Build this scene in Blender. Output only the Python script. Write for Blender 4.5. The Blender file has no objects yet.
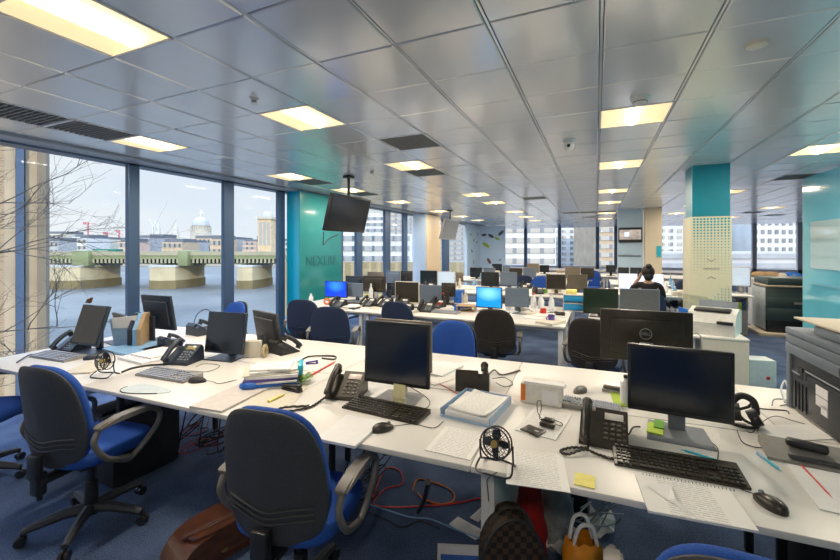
import bpy, bmesh, math, random
from mathutils import Vector, Matrix, Euler
random.seed(7)
sc = bpy.context.scene
COL = sc.collection
PI = math.pi
# ------------------------------------------------------------------ camera
F_PX = 398.7; YAW = math.radians(23.94); EYE = 1.6; HZ = 248.0
SA, CA = math.sin(YAW), math.cos(YAW)
cd = bpy.data.cameras.new('camera'); cam = bpy.data.objects.new('camera', cd); COL.objects.link(cam)
cam.location = (0, 0, EYE); cam.rotation_euler = (PI/2, 0, YAW)
cd.sensor_width = 36; cd.lens = 36*F_PX/840; cd.shift_y = -32/840; cd.clip_start = 0.05; cd.clip_end = 4000
sc.camera = cam
# ------------------------------------------------------------------ light and exposure
sc.view_settings.view_transform = 'Standard'; sc.view_settings.look = 'None'
sc.view_settings.gamma = 1; sc.view_settings.use_curve_mapping = False
sc.view_settings.exposure = 0.3
LAMP_W = 21.0
SKY = 1.05
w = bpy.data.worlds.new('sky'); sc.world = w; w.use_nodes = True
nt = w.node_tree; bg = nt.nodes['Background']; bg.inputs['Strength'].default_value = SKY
tc = nt.nodes.new('ShaderNodeTexCoord'); sp = nt.nodes.new('ShaderNodeSeparateXYZ'); nt.links.new(tc.outputs['Generated'], sp.inputs[0])
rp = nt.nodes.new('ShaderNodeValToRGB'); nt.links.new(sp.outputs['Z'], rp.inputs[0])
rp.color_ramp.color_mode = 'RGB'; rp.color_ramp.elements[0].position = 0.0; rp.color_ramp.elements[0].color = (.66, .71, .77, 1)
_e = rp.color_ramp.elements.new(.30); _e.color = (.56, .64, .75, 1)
rp.color_ramp.elements[-1].position = 0.62; rp.color_ramp.elements[-1].color = (2.3, 3.1, 4.6, 1)  # upper sky, above the view, boosted to light the room through the windows
mp = nt.nodes.new('ShaderNodeMapping'); mp.inputs['Scale'].default_value = (1.5, 1.5, 6); nt.links.new(tc.outputs['Generated'], mp.inputs[0])
nz = nt.nodes.new('ShaderNodeTexNoise'); nz.inputs['Scale'].default_value = 2.2; nz.inputs['Detail'].default_value = 6; nt.links.new(mp.outputs[0], nz.inputs[0])
cr = nt.nodes.new('ShaderNodeValToRGB'); cr.color_ramp.elements[0].position = .45; cr.color_ramp.elements[1].position = .7; nt.links.new(nz.outputs[0], cr.inputs[0])
mx = nt.nodes.new('ShaderNodeMixRGB'); mx.blend_type = 'SCREEN'; mx.blend_type = 'LIGHTEN'; mx.inputs[2].default_value = (.72, .74, .76, 1)
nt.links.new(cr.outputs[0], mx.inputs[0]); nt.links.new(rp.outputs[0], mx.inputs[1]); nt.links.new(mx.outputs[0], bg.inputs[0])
sd = bpy.data.lights.new('sun', 'SUN'); sun = bpy.data.objects.new('sun', sd); COL.objects.link(sun)
sd.energy = 2.8; sd.angle = math.radians(1.5); sd.color = (1, .9, .74)
sun.rotation_euler = Vector((-.55, .75, -.42)).to_track_quat('-Z', 'Y').to_euler()

# ------------------------------------------------------------------ helpers
def at(px, py, z):
    k = (z-EYE)/((HZ-py)/F_PX); r = (px-420)/F_PX*k
    return Vector((r*CA-k*SA, r*SA+k*CA, z))
def loc(px, d, z=0):
    r = (px-420)/F_PX*d
    return Vector((r*CA-d*SA, r*SA+d*CA, z))
def xat(px, Y):
    r = (px-420)/F_PX
    return Y*(r*CA-SA)/(r*SA+CA)
def yat(px, X):
    r = (px-420)/F_PX
    return X*(r*SA+CA)/(r*CA-SA)
def dep(x, y): return -x*SA+y*CA
def zat(py, x, y): return EYE+(HZ-py)*dep(x, y)/F_PX
def tag(o, label=None, cat=None, group=None, kind=None):
    if label: o['label'] = label
    if cat: o['category'] = cat
    if group: o['group'] = group
    if kind: o['kind'] = kind
    return o
def thing(name, label, cat, p=(0, 0, 0), rz=0, group=None):
    o = bpy.data.objects.new(name, None); COL.objects.link(o); o.empty_display_size = .1
    o.location = p; o.rotation_euler = (0, 0, rz)
    return tag(o, label, cat, group)
def copy_tree(o, parent=None):
    c = o.copy(); COL.objects.link(c); c.parent = parent
    for ch in list(o.children): copy_tree(ch, c)
    return c
def crom(pts, n=6, closed=False):
    P = [Vector(p) for p in pts]; out = []; L = len(P)
    if L < 3: return P
    for i in range(L if closed else L-1):
        p1, p2 = P[i], P[(i+1) % L]
        p0 = P[(i-1) % L] if (closed or i > 0) else p1
        p3 = P[(i+2) % L] if (closed or i < L-2) else p2
        for k in range(n):
            t = k/n
            out.append(.5*((2*p1)+(p2-p0)*t+(2*p0-5*p1+4*p2-p3)*t*t+(3*p1-p0-3*p2+p3)*t**3))
    if not closed: out.append(P[-1])
    return out
class MB:
    def __init__(s): s.bm = bmesh.new()
    def add(s, vs, fs, M=None, mi=0):
        V = [s.bm.verts.new((M @ Vector(v)) if M else Vector(v)) for v in vs]
        for f in fs:
            try: q = s.bm.faces.new([V[i] for i in f]); q.material_index = mi
            except ValueError: pass
        return s
    def box(s, c, d, bev=0, M=None, mi=0):
        b = bmesh.new(); bmesh.ops.create_cube(b, size=1)
        for v in b.verts: v.co = Vector((v.co.x*d[0]+c[0], v.co.y*d[1]+c[1], v.co.z*d[2]+c[2]))
        if bev: bmesh.ops.bevel(b, geom=list(b.edges), offset=min(bev, .49*min(d)), segments=2, affect='EDGES', profile=.5)
        b.verts.index_update(); s.add([v.co.copy() for v in b.verts], [[v.index for v in f.verts] for f in b.faces], M, mi); b.free(); return s
    def bx(s, x0, x1, y0, y1, z0, z1, bev=0, M=None, mi=0):
        return s.box(((x0+x1)/2, (y0+y1)/2, (z0+z1)/2), (abs(x1-x0), abs(y1-y0), abs(z1-z0)), bev, M, mi)
    def tube(s, pts, r, n=8, closed=False, M=None, mi=0):
        P = [Vector(p) for p in pts]; L = len(P); R = r if isinstance(r, (list, tuple)) else [r]*L
        vs = []; fs = []; up = None
        for i in range(L):
            a = P[(i-1) % L] if (closed or i > 0) else P[i]; b = P[(i+1) % L] if (closed or i < L-1) else P[i]
            t = (b-a)
            t = t.normalized() if t.length > 1e-9 else Vector((0, 0, 1))
            if up is None: up = t.orthogonal().normalized()
            up = (up-t*up.dot(t)); up = up.normalized() if up.length > 1e-6 else t.orthogonal().normalized()
            sd_ = t.cross(up)
            for k in range(n):
                a_ = 2*PI*k/n; vs.append(P[i]+(up*math.cos(a_)+sd_*math.sin(a_))*R[i])
        for i in range(L if closed else L-1):
            for k in range(n):
                a0 = i*n+k; a1 = i*n+(k+1) % n; j = (i+1) % L
                fs.append([a0, a1, j*n+(k+1) % n, j*n+k])
        if not closed: fs += [list(range(n))[::-1], [(L-1)*n+k for k in range(n)]]
        return s.add(vs, fs, M, mi)
    def cyl(s, p0, p1, r0, r1=None, n=16, M=None, mi=0):
        return s.tube([p0, p1], [r0, r0 if r1 is None else r1], n, False, M, mi)
    def lathe(s, prof, n=20, c=(0, 0, 0), M=None, mi=0):
        vs = []; fs = []
        for r, z in prof:
            for k in range(n): a = 2*PI*k/n; vs.append((c[0]+r*math.cos(a), c[1]+r*math.sin(a), c[2]+z))
        for i in range(len(prof)-1):
            for k in range(n): fs.append([i*n+k, i*n+(k+1) % n, (i+1)*n+(k+1) % n, (i+1)*n+k])
        fs += [list(range(n))[::-1], [(len(prof)-1)*n+k for k in range(n)]]
        return s.add(vs, fs, M, mi)
    def ball(s, c, r, sc_=(1, 1, 1), n=12, M=None, mi=0):
        m = n//2; return s.lathe_e([(r*math.sin(PI*i/m), -r*math.cos(PI*i/m)) for i in range(m+1)], n, c, sc_, M, mi)
    def lathe_e(s, prof, n, c, q, M, mi):
        vs = []; fs = []
        for r, z in prof:
            for k in range(n): a = 2*PI*k/n; vs.append((c[0]+q[0]*max(r, 1e-4)*math.cos(a), c[1]+q[1]*max(r, 1e-4)*math.sin(a), c[2]+z*q[2]))
        for i in range(len(prof)-1):
            for k in range(n): fs.append([i*n+k, i*n+(k+1) % n, (i+1)*n+(k+1) % n, (i+1)*n+k])
        return s.add(vs, fs, M, mi)
    def prism(s, pts, h0, h1, M=None, mi=0):          # pts in local XY, extruded along Z
        n = len(pts); vs = [(p[0], p[1], h0) for p in pts]+[(p[0], p[1], h1) for p in pts]
        fs = [list(range(n))[::-1], [n+i for i in range(n)]]+[[i, (i+1) % n, n+(i+1) % n, n+i] for i in range(n)]
        return s.add(vs, fs, M, mi)
    def pad(s, W, H, th, e=3.2, taper=0, curve=None, M=None, mi=0, seg=40, off=0):
        # cushion: superellipse W x H (half sizes) in local XZ, thickness along Y
        ks = [(.0, 1), (.35, 1), (.65, 1), (.85, .96), (.94, .8), (.985, .55), (1, .25)]
        vs = []; fs = []
        def P(k, a, side, f):
            c_, s_ = math.cos(a), math.sin(a)
            x = W*k*math.copysign(abs(c_)**(2/e), c_); z = H*k*math.copysign(abs(s_)**(2/e), s_)
            x *= 1-taper*(z/H); y = off+side*th/2*f+(curve(x, z) if curve else 0)
            return (x, y, z)
        for side in (1, -1):
            for k, f in ks:
                for i in range(seg): vs.append(P(max(k, .002), 2*PI*i/seg, side, f))
        m = len(ks)
        for sidx in (0, 1):
            b = sidx*m*seg
            for j in range(m-1):
                for i in range(seg):
                    q = [b+j*seg+i, b+j*seg+(i+1) % seg, b+(j+1)*seg+(i+1) % seg, b+(j+1)*seg+i]
                    fs.append(q if sidx == 0 else q[::-1])
        for i in range(seg):
            fs.append([(m-1)*seg+i, (m-1)*seg+(i+1) % seg, m*seg+(m-1)*seg+(i+1) % seg, m*seg+(m-1)*seg+i])
        return s.add(vs, fs, M, mi)
    def done(s, name, mat, parent=None, smooth=True, ang=38):
        bmesh.ops.recalc_face_normals(s.bm, faces=list(s.bm.faces))
        me = bpy.data.meshes.new(name); s.bm.to_mesh(me); s.bm.free()
        for m in (mat if isinstance(mat, (list, tuple)) else [mat]): me.materials.append(m)
        if smooth:
            me.shade_smooth(); me.set_sharp_from_angle(angle=math.radians(ang))
        o = bpy.data.objects.new(name, me); COL.objects.link(o)
        if parent: o.parent = parent
        return o
def struct(o): o['kind'] = 'structure'; return o
# materials
def mat(name, col, rough=.5, metal=0, var=.08, scale=30, bump=0, spec=.5, emit=None, es=0, coat=0, trans=0):
    m = bpy.data.materials.new(name); m.use_nodes = True; n = m.node_tree; b = n.nodes['Principled BSDF']
    b.inputs['Roughness'].default_value = rough; b.inputs['Metallic'].default_value = metal
    b.inputs['Specular IOR Level'].default_value = spec
    if coat: b.inputs['Coat Weight'].default_value = coat; b.inputs['Coat Roughness'].default_value = .08
    t = n.nodes.new('ShaderNodeTexCoord'); z = n.nodes.new('ShaderNodeTexNoise'); z.inputs['Scale'].default_value = scale; z.inputs['Detail'].default_value = 4
    n.links.new(t.outputs['Object'], z.inputs[0])
    r = n.nodes.new('ShaderNodeValToRGB'); n.links.new(z.outputs[0], r.inputs[0])
    r.color_ramp.elements[0].position = .3; r.color_ramp.elements[1].position = .7
    r.color_ramp.elements[0].color = tuple(c*(1-var) for c in col)+(1,); r.color_ramp.elements[1].color = tuple(min(1, c*(1+var)) for c in col)+(1,)
    n.links.new(r.outputs[0], b.inputs['Base Color'])
    if bump:
        u = n.nodes.new('ShaderNodeBump'); u.inputs['Strength'].default_value = bump; u.inputs['Distance'].default_value = .01
        n.links.new(z.outputs[0], u.inputs['Height']); n.links.new(u.outputs[0], b.inputs['Normal'])
    if emit: b.inputs['Emission Color'].default_value = (*emit, 1); b.inputs['Emission Strength'].default_value = es
    if trans: b.inputs['Alpha'].default_value = 1-trans
    return m
def node_helpers(m):
    n = m.node_tree
    def M(op, a, b=None):
        q = n.nodes.new('ShaderNodeMath'); q.operation = op
        for i, v in enumerate((a, b)):
            if v is None: continue
            if isinstance(v, (int, float)): q.inputs[i].default_value = v
            else: n.links.new(v, q.inputs[i])
        return q.outputs[0]
    return n, M
def xyz(n, kind='Object'):
    t = n.nodes.new('ShaderNodeTexCoord'); s = n.nodes.new('ShaderNodeSeparateXYZ'); n.links.new(t.outputs[kind], s.inputs[0]); return t.outputs[kind], s.outputs
def mixcol(n, fac, a, b):
    q = n.nodes.new('ShaderNodeMixRGB'); n.links.new(fac, q.inputs[0])
    for i, v in ((1, a), (2, b)):
        if isinstance(v, tuple): q.inputs[i].default_value = (*v, 1)
        else: n.links.new(v, q.inputs[i])
    return q.outputs[0]
def printed(name, paper=(.8, .79, .76), ink=(.45, .44, .44), pitch=.0125, dens=.44):
    m = mat(name, paper, .75); n, M = node_helpers(m); v, s = xyz(n)
    row = M('LESS_THAN', M('FRACT', M('DIVIDE', s[1], pitch)), .42)
    z = n.nodes.new('ShaderNodeTexNoise'); z.inputs['Scale'].default_value = 1; z.inputs['Detail'].default_value = 3
    mp_ = n.nodes.new('ShaderNodeMapping'); mp_.inputs['Scale'].default_value = (120, 80, 1); n.links.new(v, mp_.inputs[0]); n.links.new(mp_.outputs[0], z.inputs[0])
    z2 = n.nodes.new('ShaderNodeTexNoise'); z2.inputs['Scale'].default_value = 16; n.links.new(v, z2.inputs[0])
    f = M('MULTIPLY', row, M('MULTIPLY', M('GREATER_THAN', z.outputs[0], dens), M('LESS_THAN', M('ABSOLUTE', s[0]), .082)))
    up = n.nodes.new('ShaderNodeNewGeometry'); sn = n.nodes.new('ShaderNodeSeparateXYZ'); n.links.new(up.outputs['Normal'], sn.inputs[0])
    f = M('MULTIPLY', f, M('MULTIPLY', M('GREATER_THAN', sn.outputs[2], .5), .7))
    n.links.new(mixcol(n, f, paper, ink), n.nodes['Principled BSDF'].inputs['Base Color']); return m
def stripes(name, a, b, axis, pitch, frac=.5, rough=.6):
    m = mat(name, a, rough); n, M = node_helpers(m); v, s = xyz(n)
    f = M('LESS_THAN', M('FRACT', M('DIVIDE', M('ADD', s[axis], 500), pitch)), frac)
    n.links.new(mixcol(n, f, a, b), n.nodes['Principled BSDF'].inputs['Base Color']); return m
def clear(name, tint=(1, 1, 1), gl=.08, rough=.0):
    m = bpy.data.materials.new(name); m.use_nodes = True; n = m.node_tree; n.nodes.remove(n.nodes['Principled BSDF'])
    o = n.nodes['Material Output']; t = n.nodes.new('ShaderNodeBsdfTransparent'); t.inputs[0].default_value = (*tint, 1)
    g = n.nodes.new('ShaderNodeBsdfGlossy'); g.inputs['Roughness'].default_value = rough
    fr = n.nodes.new('ShaderNodeFresnel'); fr.inputs[0].default_value = 1.3
    z = n.nodes.new('ShaderNodeTexNoise'); z.inputs['Scale'].default_value = .7
    mu = n.nodes.new('ShaderNodeMath'); mu.operation = 'MULTIPLY'; n.links.new(fr.outputs[0], mu.inputs[0]); mu.inputs[1].default_value = gl*10
    x = n.nodes.new('ShaderNodeMixShader'); n.links.new(mu.outputs[0], x.inputs[0]); n.links.new(t.outputs[0], x.inputs[1]); n.links.new(g.outputs[0], x.inputs[2]); n.links.new(x.outputs[0], o.inputs[0])
    return m
G = {}
def D(k, *a, **kw): G[k] = mat(k, *a, **kw); return G[k]
D('desk_white', (.72, .70, .66), .35, var=.02, scale=4)
D('steel_white', (.66, .67, .69), .4, var=.02)
D('leg_panel', (.62, .62, .6), .45, var=.03)
D('black_plastic', (.016, .017, .02), .35, var=.2)
D('brown_black', (.035, .028, .02), .32, var=.2)
D('soft_black', (.02, .021, .024), .6, var=.2)
D('navy_black', (.02, .03, .05), .4, var=.2)
D('screen_off', (.008, .012, .018), .18, var=.3, scale=3, spec=.7)
D('shell_grey', (.045, .048, .055), .55, var=.15, scale=120, bump=.15)
D('blue_fabric', (.012, .075, .36), .85, var=.15, scale=220, bump=.3)
D('navy_fabric', (.02, .035, .085), .85, var=.15, scale=220, bump=.3)
D('dark_fabric', (.022, .024, .03), .85, var=.15, scale=220, bump=.3)
D('arm_grey', (.16, .15, .135), .42, var=.08)
D('grey_plastic', (.2, .22, .25), .45)
D('silver', (.42, .43, .45), .35, metal=.3)
D('monitor_grey', (.13, .17, .23), .4, var=.05)
D('monitor_taupe', (.17, .14, .1), .4, var=.05)
D('mirror_metal', (.6, .6, .62), .15, metal=1)
D('paper', (.78, .78, .77), .8, var=.03)
D('cream_card', (.62, .58, .49), .75, var=.05)
D('cardboard', (.42, .28, .15), .8)
D('yellow_note', (.80, .72, .22), .8)
D('pale_note', (.74, .68, .38), .8)
D('lime_note', (.45, .62, .06), .7)
D('green_note', (.12, .36, .03), .7)
D('cyan', (.02, .45, .62), .35)
D('red', (.6, .03, .02), .45)
D('orange', (.75, .2, .02), .5)
D('blue_plastic', (.02, .14, .55), .35)
D('light_blue', (.22, .42, .66), .4)
D('teal_paint', (.0, .24, .34), .35, var=.02, scale=2)
D('white_plastic', (.7, .7, .7), .4)
D('bottle_white', (.75, .76, .78), .3)
D('purple', (.1, .06, .3), .4)
D('brass', (.55, .38, .12), .3, metal=1)
D('white_paint', (.66, .68, .70), .5, var=.02, scale=2)
D('pale_blue_paint', (.55, .70, .88), .5, var=.03, scale=2)
D('warm_paint', (.62, .55, .42), .5, var=.02, scale=2)
D('blue_grey_paint', (.46, .62, .78), .5, var=.02)
D('mullion', (.06, .11, .20), .35, metal=.3, var=.03)
D('printer_grey', (.15, .18, .22), .45, var=.05)
D('printer_dark', (.03, .034, .04), .4, var=.1)
D('copier_green', (.045, .075, .075), .4, var=.06)
D('stripe_beige', (.5, .44, .33), .5)
D('mac_grey', (.28, .27, .25), .6)
G['text_page'] = printed('text_page'); G['text_dense'] = printed('text_dense', (.78, .77, .78), (.35, .36, .42), .010, .42)
G['clear_plastic'] = clear('clear_plastic', (.75, .86, .93), .3, .05)
G['glass'] = clear('window_glass', (.97, .985, .985), .015)
# keyboards
def key_mat(name, a, b):
    m = mat(name, a, .45); return m
KEYS_D = mat('keys_dark', (.03, .027, .022), .35); KEYS_G = mat('keys_grey', (.3, .33, .4), .5)

# ------------------------------------------------------------------ setting
X0, X1, Y0, Y1, CH = -5.1, 9.0, -2.2, 21.5, 2.64
m = mat('carpet', (.014, .03, .075), .95, var=.45, scale=90, bump=.5)
n, M_ = node_helpers(m); b = n.nodes['Principled BSDF']; v, s = xyz(n)
z1 = n.nodes.new('ShaderNodeTexNoise'); z1.inputs['Scale'].default_value = 160; z1.inputs['Detail'].default_value = 3; n.links.new(v, z1.inputs[0])
z2 = n.nodes.new('ShaderNodeTexNoise'); z2.inputs['Scale'].default_value = 3; z2.inputs['Detail'].default_value = 5; n.links.new(v, z2.inputs[0])
f = M_('ADD', M_('MULTIPLY', z1.outputs[0], .62), M_('MULTIPLY', z2.outputs[0], .38))
r = n.nodes.new('ShaderNodeValToRGB'); n.links.new(f, r.inputs[0])
r.color_ramp.elements[0].position = .38; r.color_ramp.elements[0].color = (.016, .036, .09, 1)
r.color_ramp.elements[1].position = .65; r.color_ramp.elements[1].color = (.12, .18, .32, 1)
n.links.new(r.outputs[0], b.inputs['Base Color'])
struct(MB().bx(X0-.15, X1, Y0, Y1+.15, -.1, 0).done('floor', m, smooth=False))
# ceiling: one mesh of slightly uneven glossy metal tiles under a dark backing
G['tile'] = mat('ceiling_tile', (.74, .76, .79), .20, metal=.42, var=.03, scale=2.5, bump=0)
G['tile_gap'] = mat('ceiling_gap', (.14, .14, .14), .7)
LIGHTS = [(-2.405, .81), (-2.405, 2.31), (-2.405, 4.41), (-4.345, 2.31), (-4.345, 4.41), (-4.345, 5.91), (-4.345, 8.0), (-4.345, 10.2), (-4.345, 12.3), (-4.345, 14.5),
          (.02, 3.31), (.02, 5.41), (.02, 7.9), (.02, 9.9), (1.96, 5.31), (1.96, 8.9), (1.96, 11.4), (-2.405, 7.1), (-2.405, 8.9), (-2.405, 11.1), (-2.405, 13.3),
          (-2.405, 15.5), (.02, -1.19), (.02, 1.0-.19-2), (1.96, 13.9), (1.96, 3.31), (3.9, 8.9), (3.9, 12.9), (.02, 12.8), (.02, 15.4), (3.9, 16.4)]
LIGHTS = [l for i, l in enumerate(LIGHTS) if i not in (22,)]
VENTS = [(-4.345, 1.31), (-4.345, 1.81), (-1.92, 3.31), (-4.345, 4.91), (-4.345, 6.41), (-2.405, 4.91), (-1.435, 8.4), (2.445, 7.31), (-.95, 12.4), (-.465, 12.4), (.02, 12.1), (.505, 14.4), (-.465, 14.4), (3.9, 14.2), (4.9, 16)]
def cell(x, y): return (round((x-.02)/.485), round((y-.31)/.5))
taken = {cell(*l) for l in LIGHTS+VENTS}
LIGHTS = [(.02+cell(*l)[0]*.485, .31+cell(*l)[1]*.5) for l in LIGHTS]
VENTS = [(.02+cell(*l)[0]*.485, .31+cell(*l)[1]*.5) for l in VENTS]
cb = MB(); cb.bx(X0-.15, X1, Y0, Y1+.15, CH+.16, CH+.22, mi=1)
for i in range(-10, 19):
    for j in range(-5, 43):
        if (i, j) in taken: continue
        xa, ya = .02+i*.485, .31+j*.5
        tx, ty = random.gauss(0, .0004), random.gauss(0, .0010)
        g0, g1 = .011, .003
        sag = random.uniform(.0002, .0008)
        vs = []
        x0, x1_, y0, y1_ = xa+g0, xa+.485-g0, ya+g1, ya+.5-g1
        e = .006
        ring = [((x0, y0), 0), ((x1_, y0), 0), ((x1_, y1_), 0), ((x0, y1_), 0)]
        for (p, q) in ((x0, y0), (x1_, y0), (x1_, y1_), (x0, y1_)): vs.append((p, q, CH+.03))
        for (p, q) in ((x0, y0), (x1_, y0), (x1_, y1_), (x0, y1_)): vs.append((p, q, CH+.004))
        for sx, sy in ((0, 0), (1, 0), (1, 1), (0, 1)):
            vs.append(((x0+e if sx == 0 else x1_-e), (y0+e if sy == 0 else y1_-e), CH-.001+tx*(sx-.5)*2+ty*(sy-.5)*2))
        cxm, cym = (x0+x1_)/2, (y0+y1_)/2
        fs = []
        for k in range(4):
            fs.append([k, (k+1) % 4, 4+(k+1) % 4, 4+k]); fs.append([4+k, 4+(k+1) % 4, 8+(k+1) % 4, 8+k])
        vs.append((cxm, cym, CH-.001-sag))
        for k in range(4): fs.append([8+k, 8+(k+1) % 4, 12])
        cb.add(vs, fs)
    cb.bx(.02+i*.485-.006, .02+i*.485+.006, Y0, Y1, CH+.004, CH+.03)
cb.bx(X0-.15, X1, Y0, Y1+.15, CH+.035, CH+.04, mi=1) if False else None
struct(cb.done('ceiling', [G['tile'], G['tile_gap']], ang=4))
# perimeter band over the left glazing
struct(MB().bx(X0-.2, -4.85, Y0, Y1, CH-.03, CH+.03, .01).done('trim_1', mat('bulkhead_paint', (.33, .37, .43), .4, var=.02), smooth=False))
wall_m = G['white_paint']
struct(MB().bx(X0, X1, Y0-.12, Y0, 0, 2.9).done('wall_back', wall_m, smooth=False))
struct(MB().bx(X1, X1+.12, Y0-.12, Y1+.15, 0, 2.9).done('wall_right', wall_m, smooth=False))
# left glazing: mullions, transoms, panes
MULL = [(-1.9, -1.78), (-.6, -.48), (.52, .64), (1.44, 1.56), (2.92, 3.05), (4.25, 4.43), (5.36, 5.52)]
MUL2 = [(yat(356, X0), yat(362, X0)), (yat(384.5, X0), yat(390, X0)), (yat(403, X0), yat(407, X0)), (yat(443, X0), yat(449, X0)), (19.2, 19.6)]
nwin = 0
def glaze(y0, y1):
    global nwin; nwin += 1
    p = MB().bx(X0-.045, X0-.035, y0, y1, .04, CH).done(f'window_{nwin}', G['glass'], smooth=False); struct(p)
ys = MULL+[(7.1, 7.3)]+MUL2
for a_, b_ in ys:
    o = MB().bx(X0-.05, X0+.02, a_, b_, 0, CH, .008).done('trim_2', G['mullion'], smooth=False); struct(o)
for i in range(len(ys)-1):
    if i == len(MULL)-1: continue
    glaze(ys[i][1], ys[i+1][0])
struct(MB().bx(X0-.16, X0+.02, Y0, Y1, 0, .05).bx(X0-.16, X0+.02, Y0, Y1, CH-.05, CH).done('trim_3', G['mullion'], smooth=False))
# far glazing
YF = Y1
XF = [xat(p, YF) for p in (493, 525.5, 559.5, 597.5, 616, 655, 690, 724, 754.5, 800)]
XF = [x for x in XF if x < X1]+[X1]
for i, x in enumerate(XF):
    struct(MB().bx(x-.08, x+.08, YF-.02, YF+.14, 0, CH, .01).done('trim_4', G['mullion'] if i < 5 else G['silver'], smooth=False))
for i in range(len(XF)-1):
    nwin += 1; struct(MB().bx(XF[i]+.08, XF[i+1]-.08, YF+.05, YF+.06, .05, CH).done(f'window_{nwin}', G['glass'], smooth=False))
struct(MB().bx(X0, X1, YF-.02, YF+.14, 0, .7).done('wall_far', wall_m, smooth=False))

# ------------------------------------------------------------------ columns
# green and blue clad column by the window
gc = MB()
gy0, gy1 = 5.56, yat(340, -4.82)
teal_g = mat('green_glass', (.015, .24, .25), .22, var=.03, scale=2, coat=.6)
teal_b = mat('blue_glass', (.0, .36, .58), .25, var=.03, scale=2, coat=.6)
colm = MB().bx(-5.08, -4.80, gy0, gy1, 0, CH-.03, mi=0)
struct(colm.done('wall_left', [teal_b], smooth=False))
pn = struct(MB().bx(-4.80, -4.785, gy0+.0, gy1, 0, CH-.04).done('trim_5', teal_g, smooth=False))
def text(body, size, M, material, name, parent=None, ext=.002, align='CENTER'):
    c = bpy.data.curves.new(name, 'FONT'); c.body = body; c.size = size; c.extrude = ext; c.align_x = align; c.align_y = 'CENTER'; c.resolution_u = 3
    t = bpy.data.objects.new(name+'_tmp', c); COL.objects.link(t)
    dg = bpy.context.evaluated_depsgraph_get(); me = bpy.data.meshes.new_from_object(t.evaluated_get(dg)); bpy.data.objects.remove(t)
    me.materials.clear(); me.materials.append(material)
    o = bpy.data.objects.new(name, me); COL.objects.link(o); o.matrix_world = M
    if parent: o.parent = parent; o.matrix_basis = M
    return o
MX = Matrix(((0, 0, 1, 0), (1, 0, 0, 0), (0, 1, 0, 0), (0, 0, 0, 1)))     # text facing +X, reading along +Y
MY = Matrix(((1, 0, 0, 0), (0, 0, -1, 0), (0, 1, 0, 0), (0, 0, 0, 1)))    # text facing -Y
tY = yat(322, -4.78)
o = text('NEXERE', .26, Matrix.Translation((-4.782, tY, zat(261, -4.78, tY))) @ MX, mat('lettering_dark', (.01, .13, .14), .4), 'wall_lettering')
o.scale = (1, 1, 1); tag(o, 'thin dark capital lettering on the green face of the window column', 'sign')
# main perforated column
cx0, cx1, cy0, cy1 = 1.10, 1.49, 6.0, 6.42
hd = MB().bx(cx0, cx1, cy0, cy1, 0, CH)
struct(hd.done('wall_column', [mat('column_teal', (.0, .20, .28), .4, var=.02)], smooth=False))
zt = zat(217, cx0, cy0)
clad = thing('column_cladding', 'cream perforated cladding wrapped round the lower part of the teal column', 'cladding', (0, 0, 0))
cream = mat('cladding_cream', (.60, .57, .42), .5, var=.02)
MB().bx(cx0-.03, cx1+.012, cy0-.015, cy0-.003, 0, zt).bx(cx0-.03, cx0-.003, cy0-.003, cy1, 0, zt).done('panel', cream, clad, smooth=False)
hole = mat('perforation', (.02, .27, .33), .6); pb = MB()
nx = 11
for r_ in range(20):
    z = zt-.03-r_*.0355
    if z < 1.15: break
    rad = .0135*(1-r_/24) if r_ < 7 else .0085*(1-(r_-7)/20)
    for c in range(nx):
        x = cx0+.0+(c+.5)*(cx1-cx0)/nx
        pb.cyl((x, cy0-.0155, z), (x, cy0-.0165, z), rad, n=8)
for r_ in range(14):
    z = zat(288, cx0, cy0)-r_*.034
    for c in range(nx):
        if c < nx-3-r_*.8: continue
        x = cx0+(c+.5)*(cx1-cx0)/nx
        pb.cyl((x, cy0-.0155, z), (x, cy0-.0165, z), .0075, n=8)
tag(pb.done('perforations', hole, clad), kind='stuff')
zc = zat(261, cx0, cy0); xm = xat(711, cy0)
arr = MB()
for sgn, zz in ((1, zc), (-1, zc-.19)):
    for sx in (-1, 1):
        a = Vector((xm+sx*.045, cy0-.017, zz+sgn*.03)); c = Vector((xm, cy0-.017, zz)); arr.tube([a, c], .004, 6)
arr.done('arrows', mat('arrow_grey', (.2, .2, .17), .6), clad)
lt = MB(); lr = random.Random(2)
lt.bx(xm-.09, xm+.09, cy0-.017, cy0-.0155, zc-.094, zc-.091)
for k in range(12): lt.bx(xm-.088+k*.015, xm-.080+k*.015, cy0-.0172, cy0-.0155, zc-.102, zc-.083-lr.uniform(0, .006))
tag(lt.done('faint_lettering', mat('tiny_lettering', (.34, .33, .25), .6), clad, smooth=False), kind='stuff')
# rear columns and panels
x0_, x1_ = xat(645, 11.9), xat(662, 11.9)
struct(MB().bx(x0_, x1_, 11.9, 12.3, 0, CH).done('wall_column_rear', G['warm_paint'], smooth=False))
o = MB().bx(x1_-.12, x1_-.02, 11.885, 11.895, zat(257, x1_, 11.9), zat(246, x1_, 11.9)).done('notice', G['cyan'], smooth=False); tag(o, 'small turquoise notice on the cream rear column', 'notice')
x0_, x1_ = xat(617.5, 12.1), xat(643, 12.1)
struct(MB().bx(x0_, x1_, 12.1, 12.2, 0, CH).done('wall_panel', G['blue_grey_paint'], smooth=False))
# left white column, its lit side painted cream
ya_ = yat(414, X0+.05); xb_ = xat(426, ya_); yb_ = yat(440, xb_)
struct(MB().bx(X0+.02, xb_, ya_, yb_, 0, CH-.03).done('wall_column_left', G['pale_blue_paint'], smooth=False))
struct(MB().bx(xb_, xb_+.02, ya_+.02, yb_, 0, CH-.03).done('trim_6', mat('lit_side_cream', (.62, .5, .34), .5), smooth=False))
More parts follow.
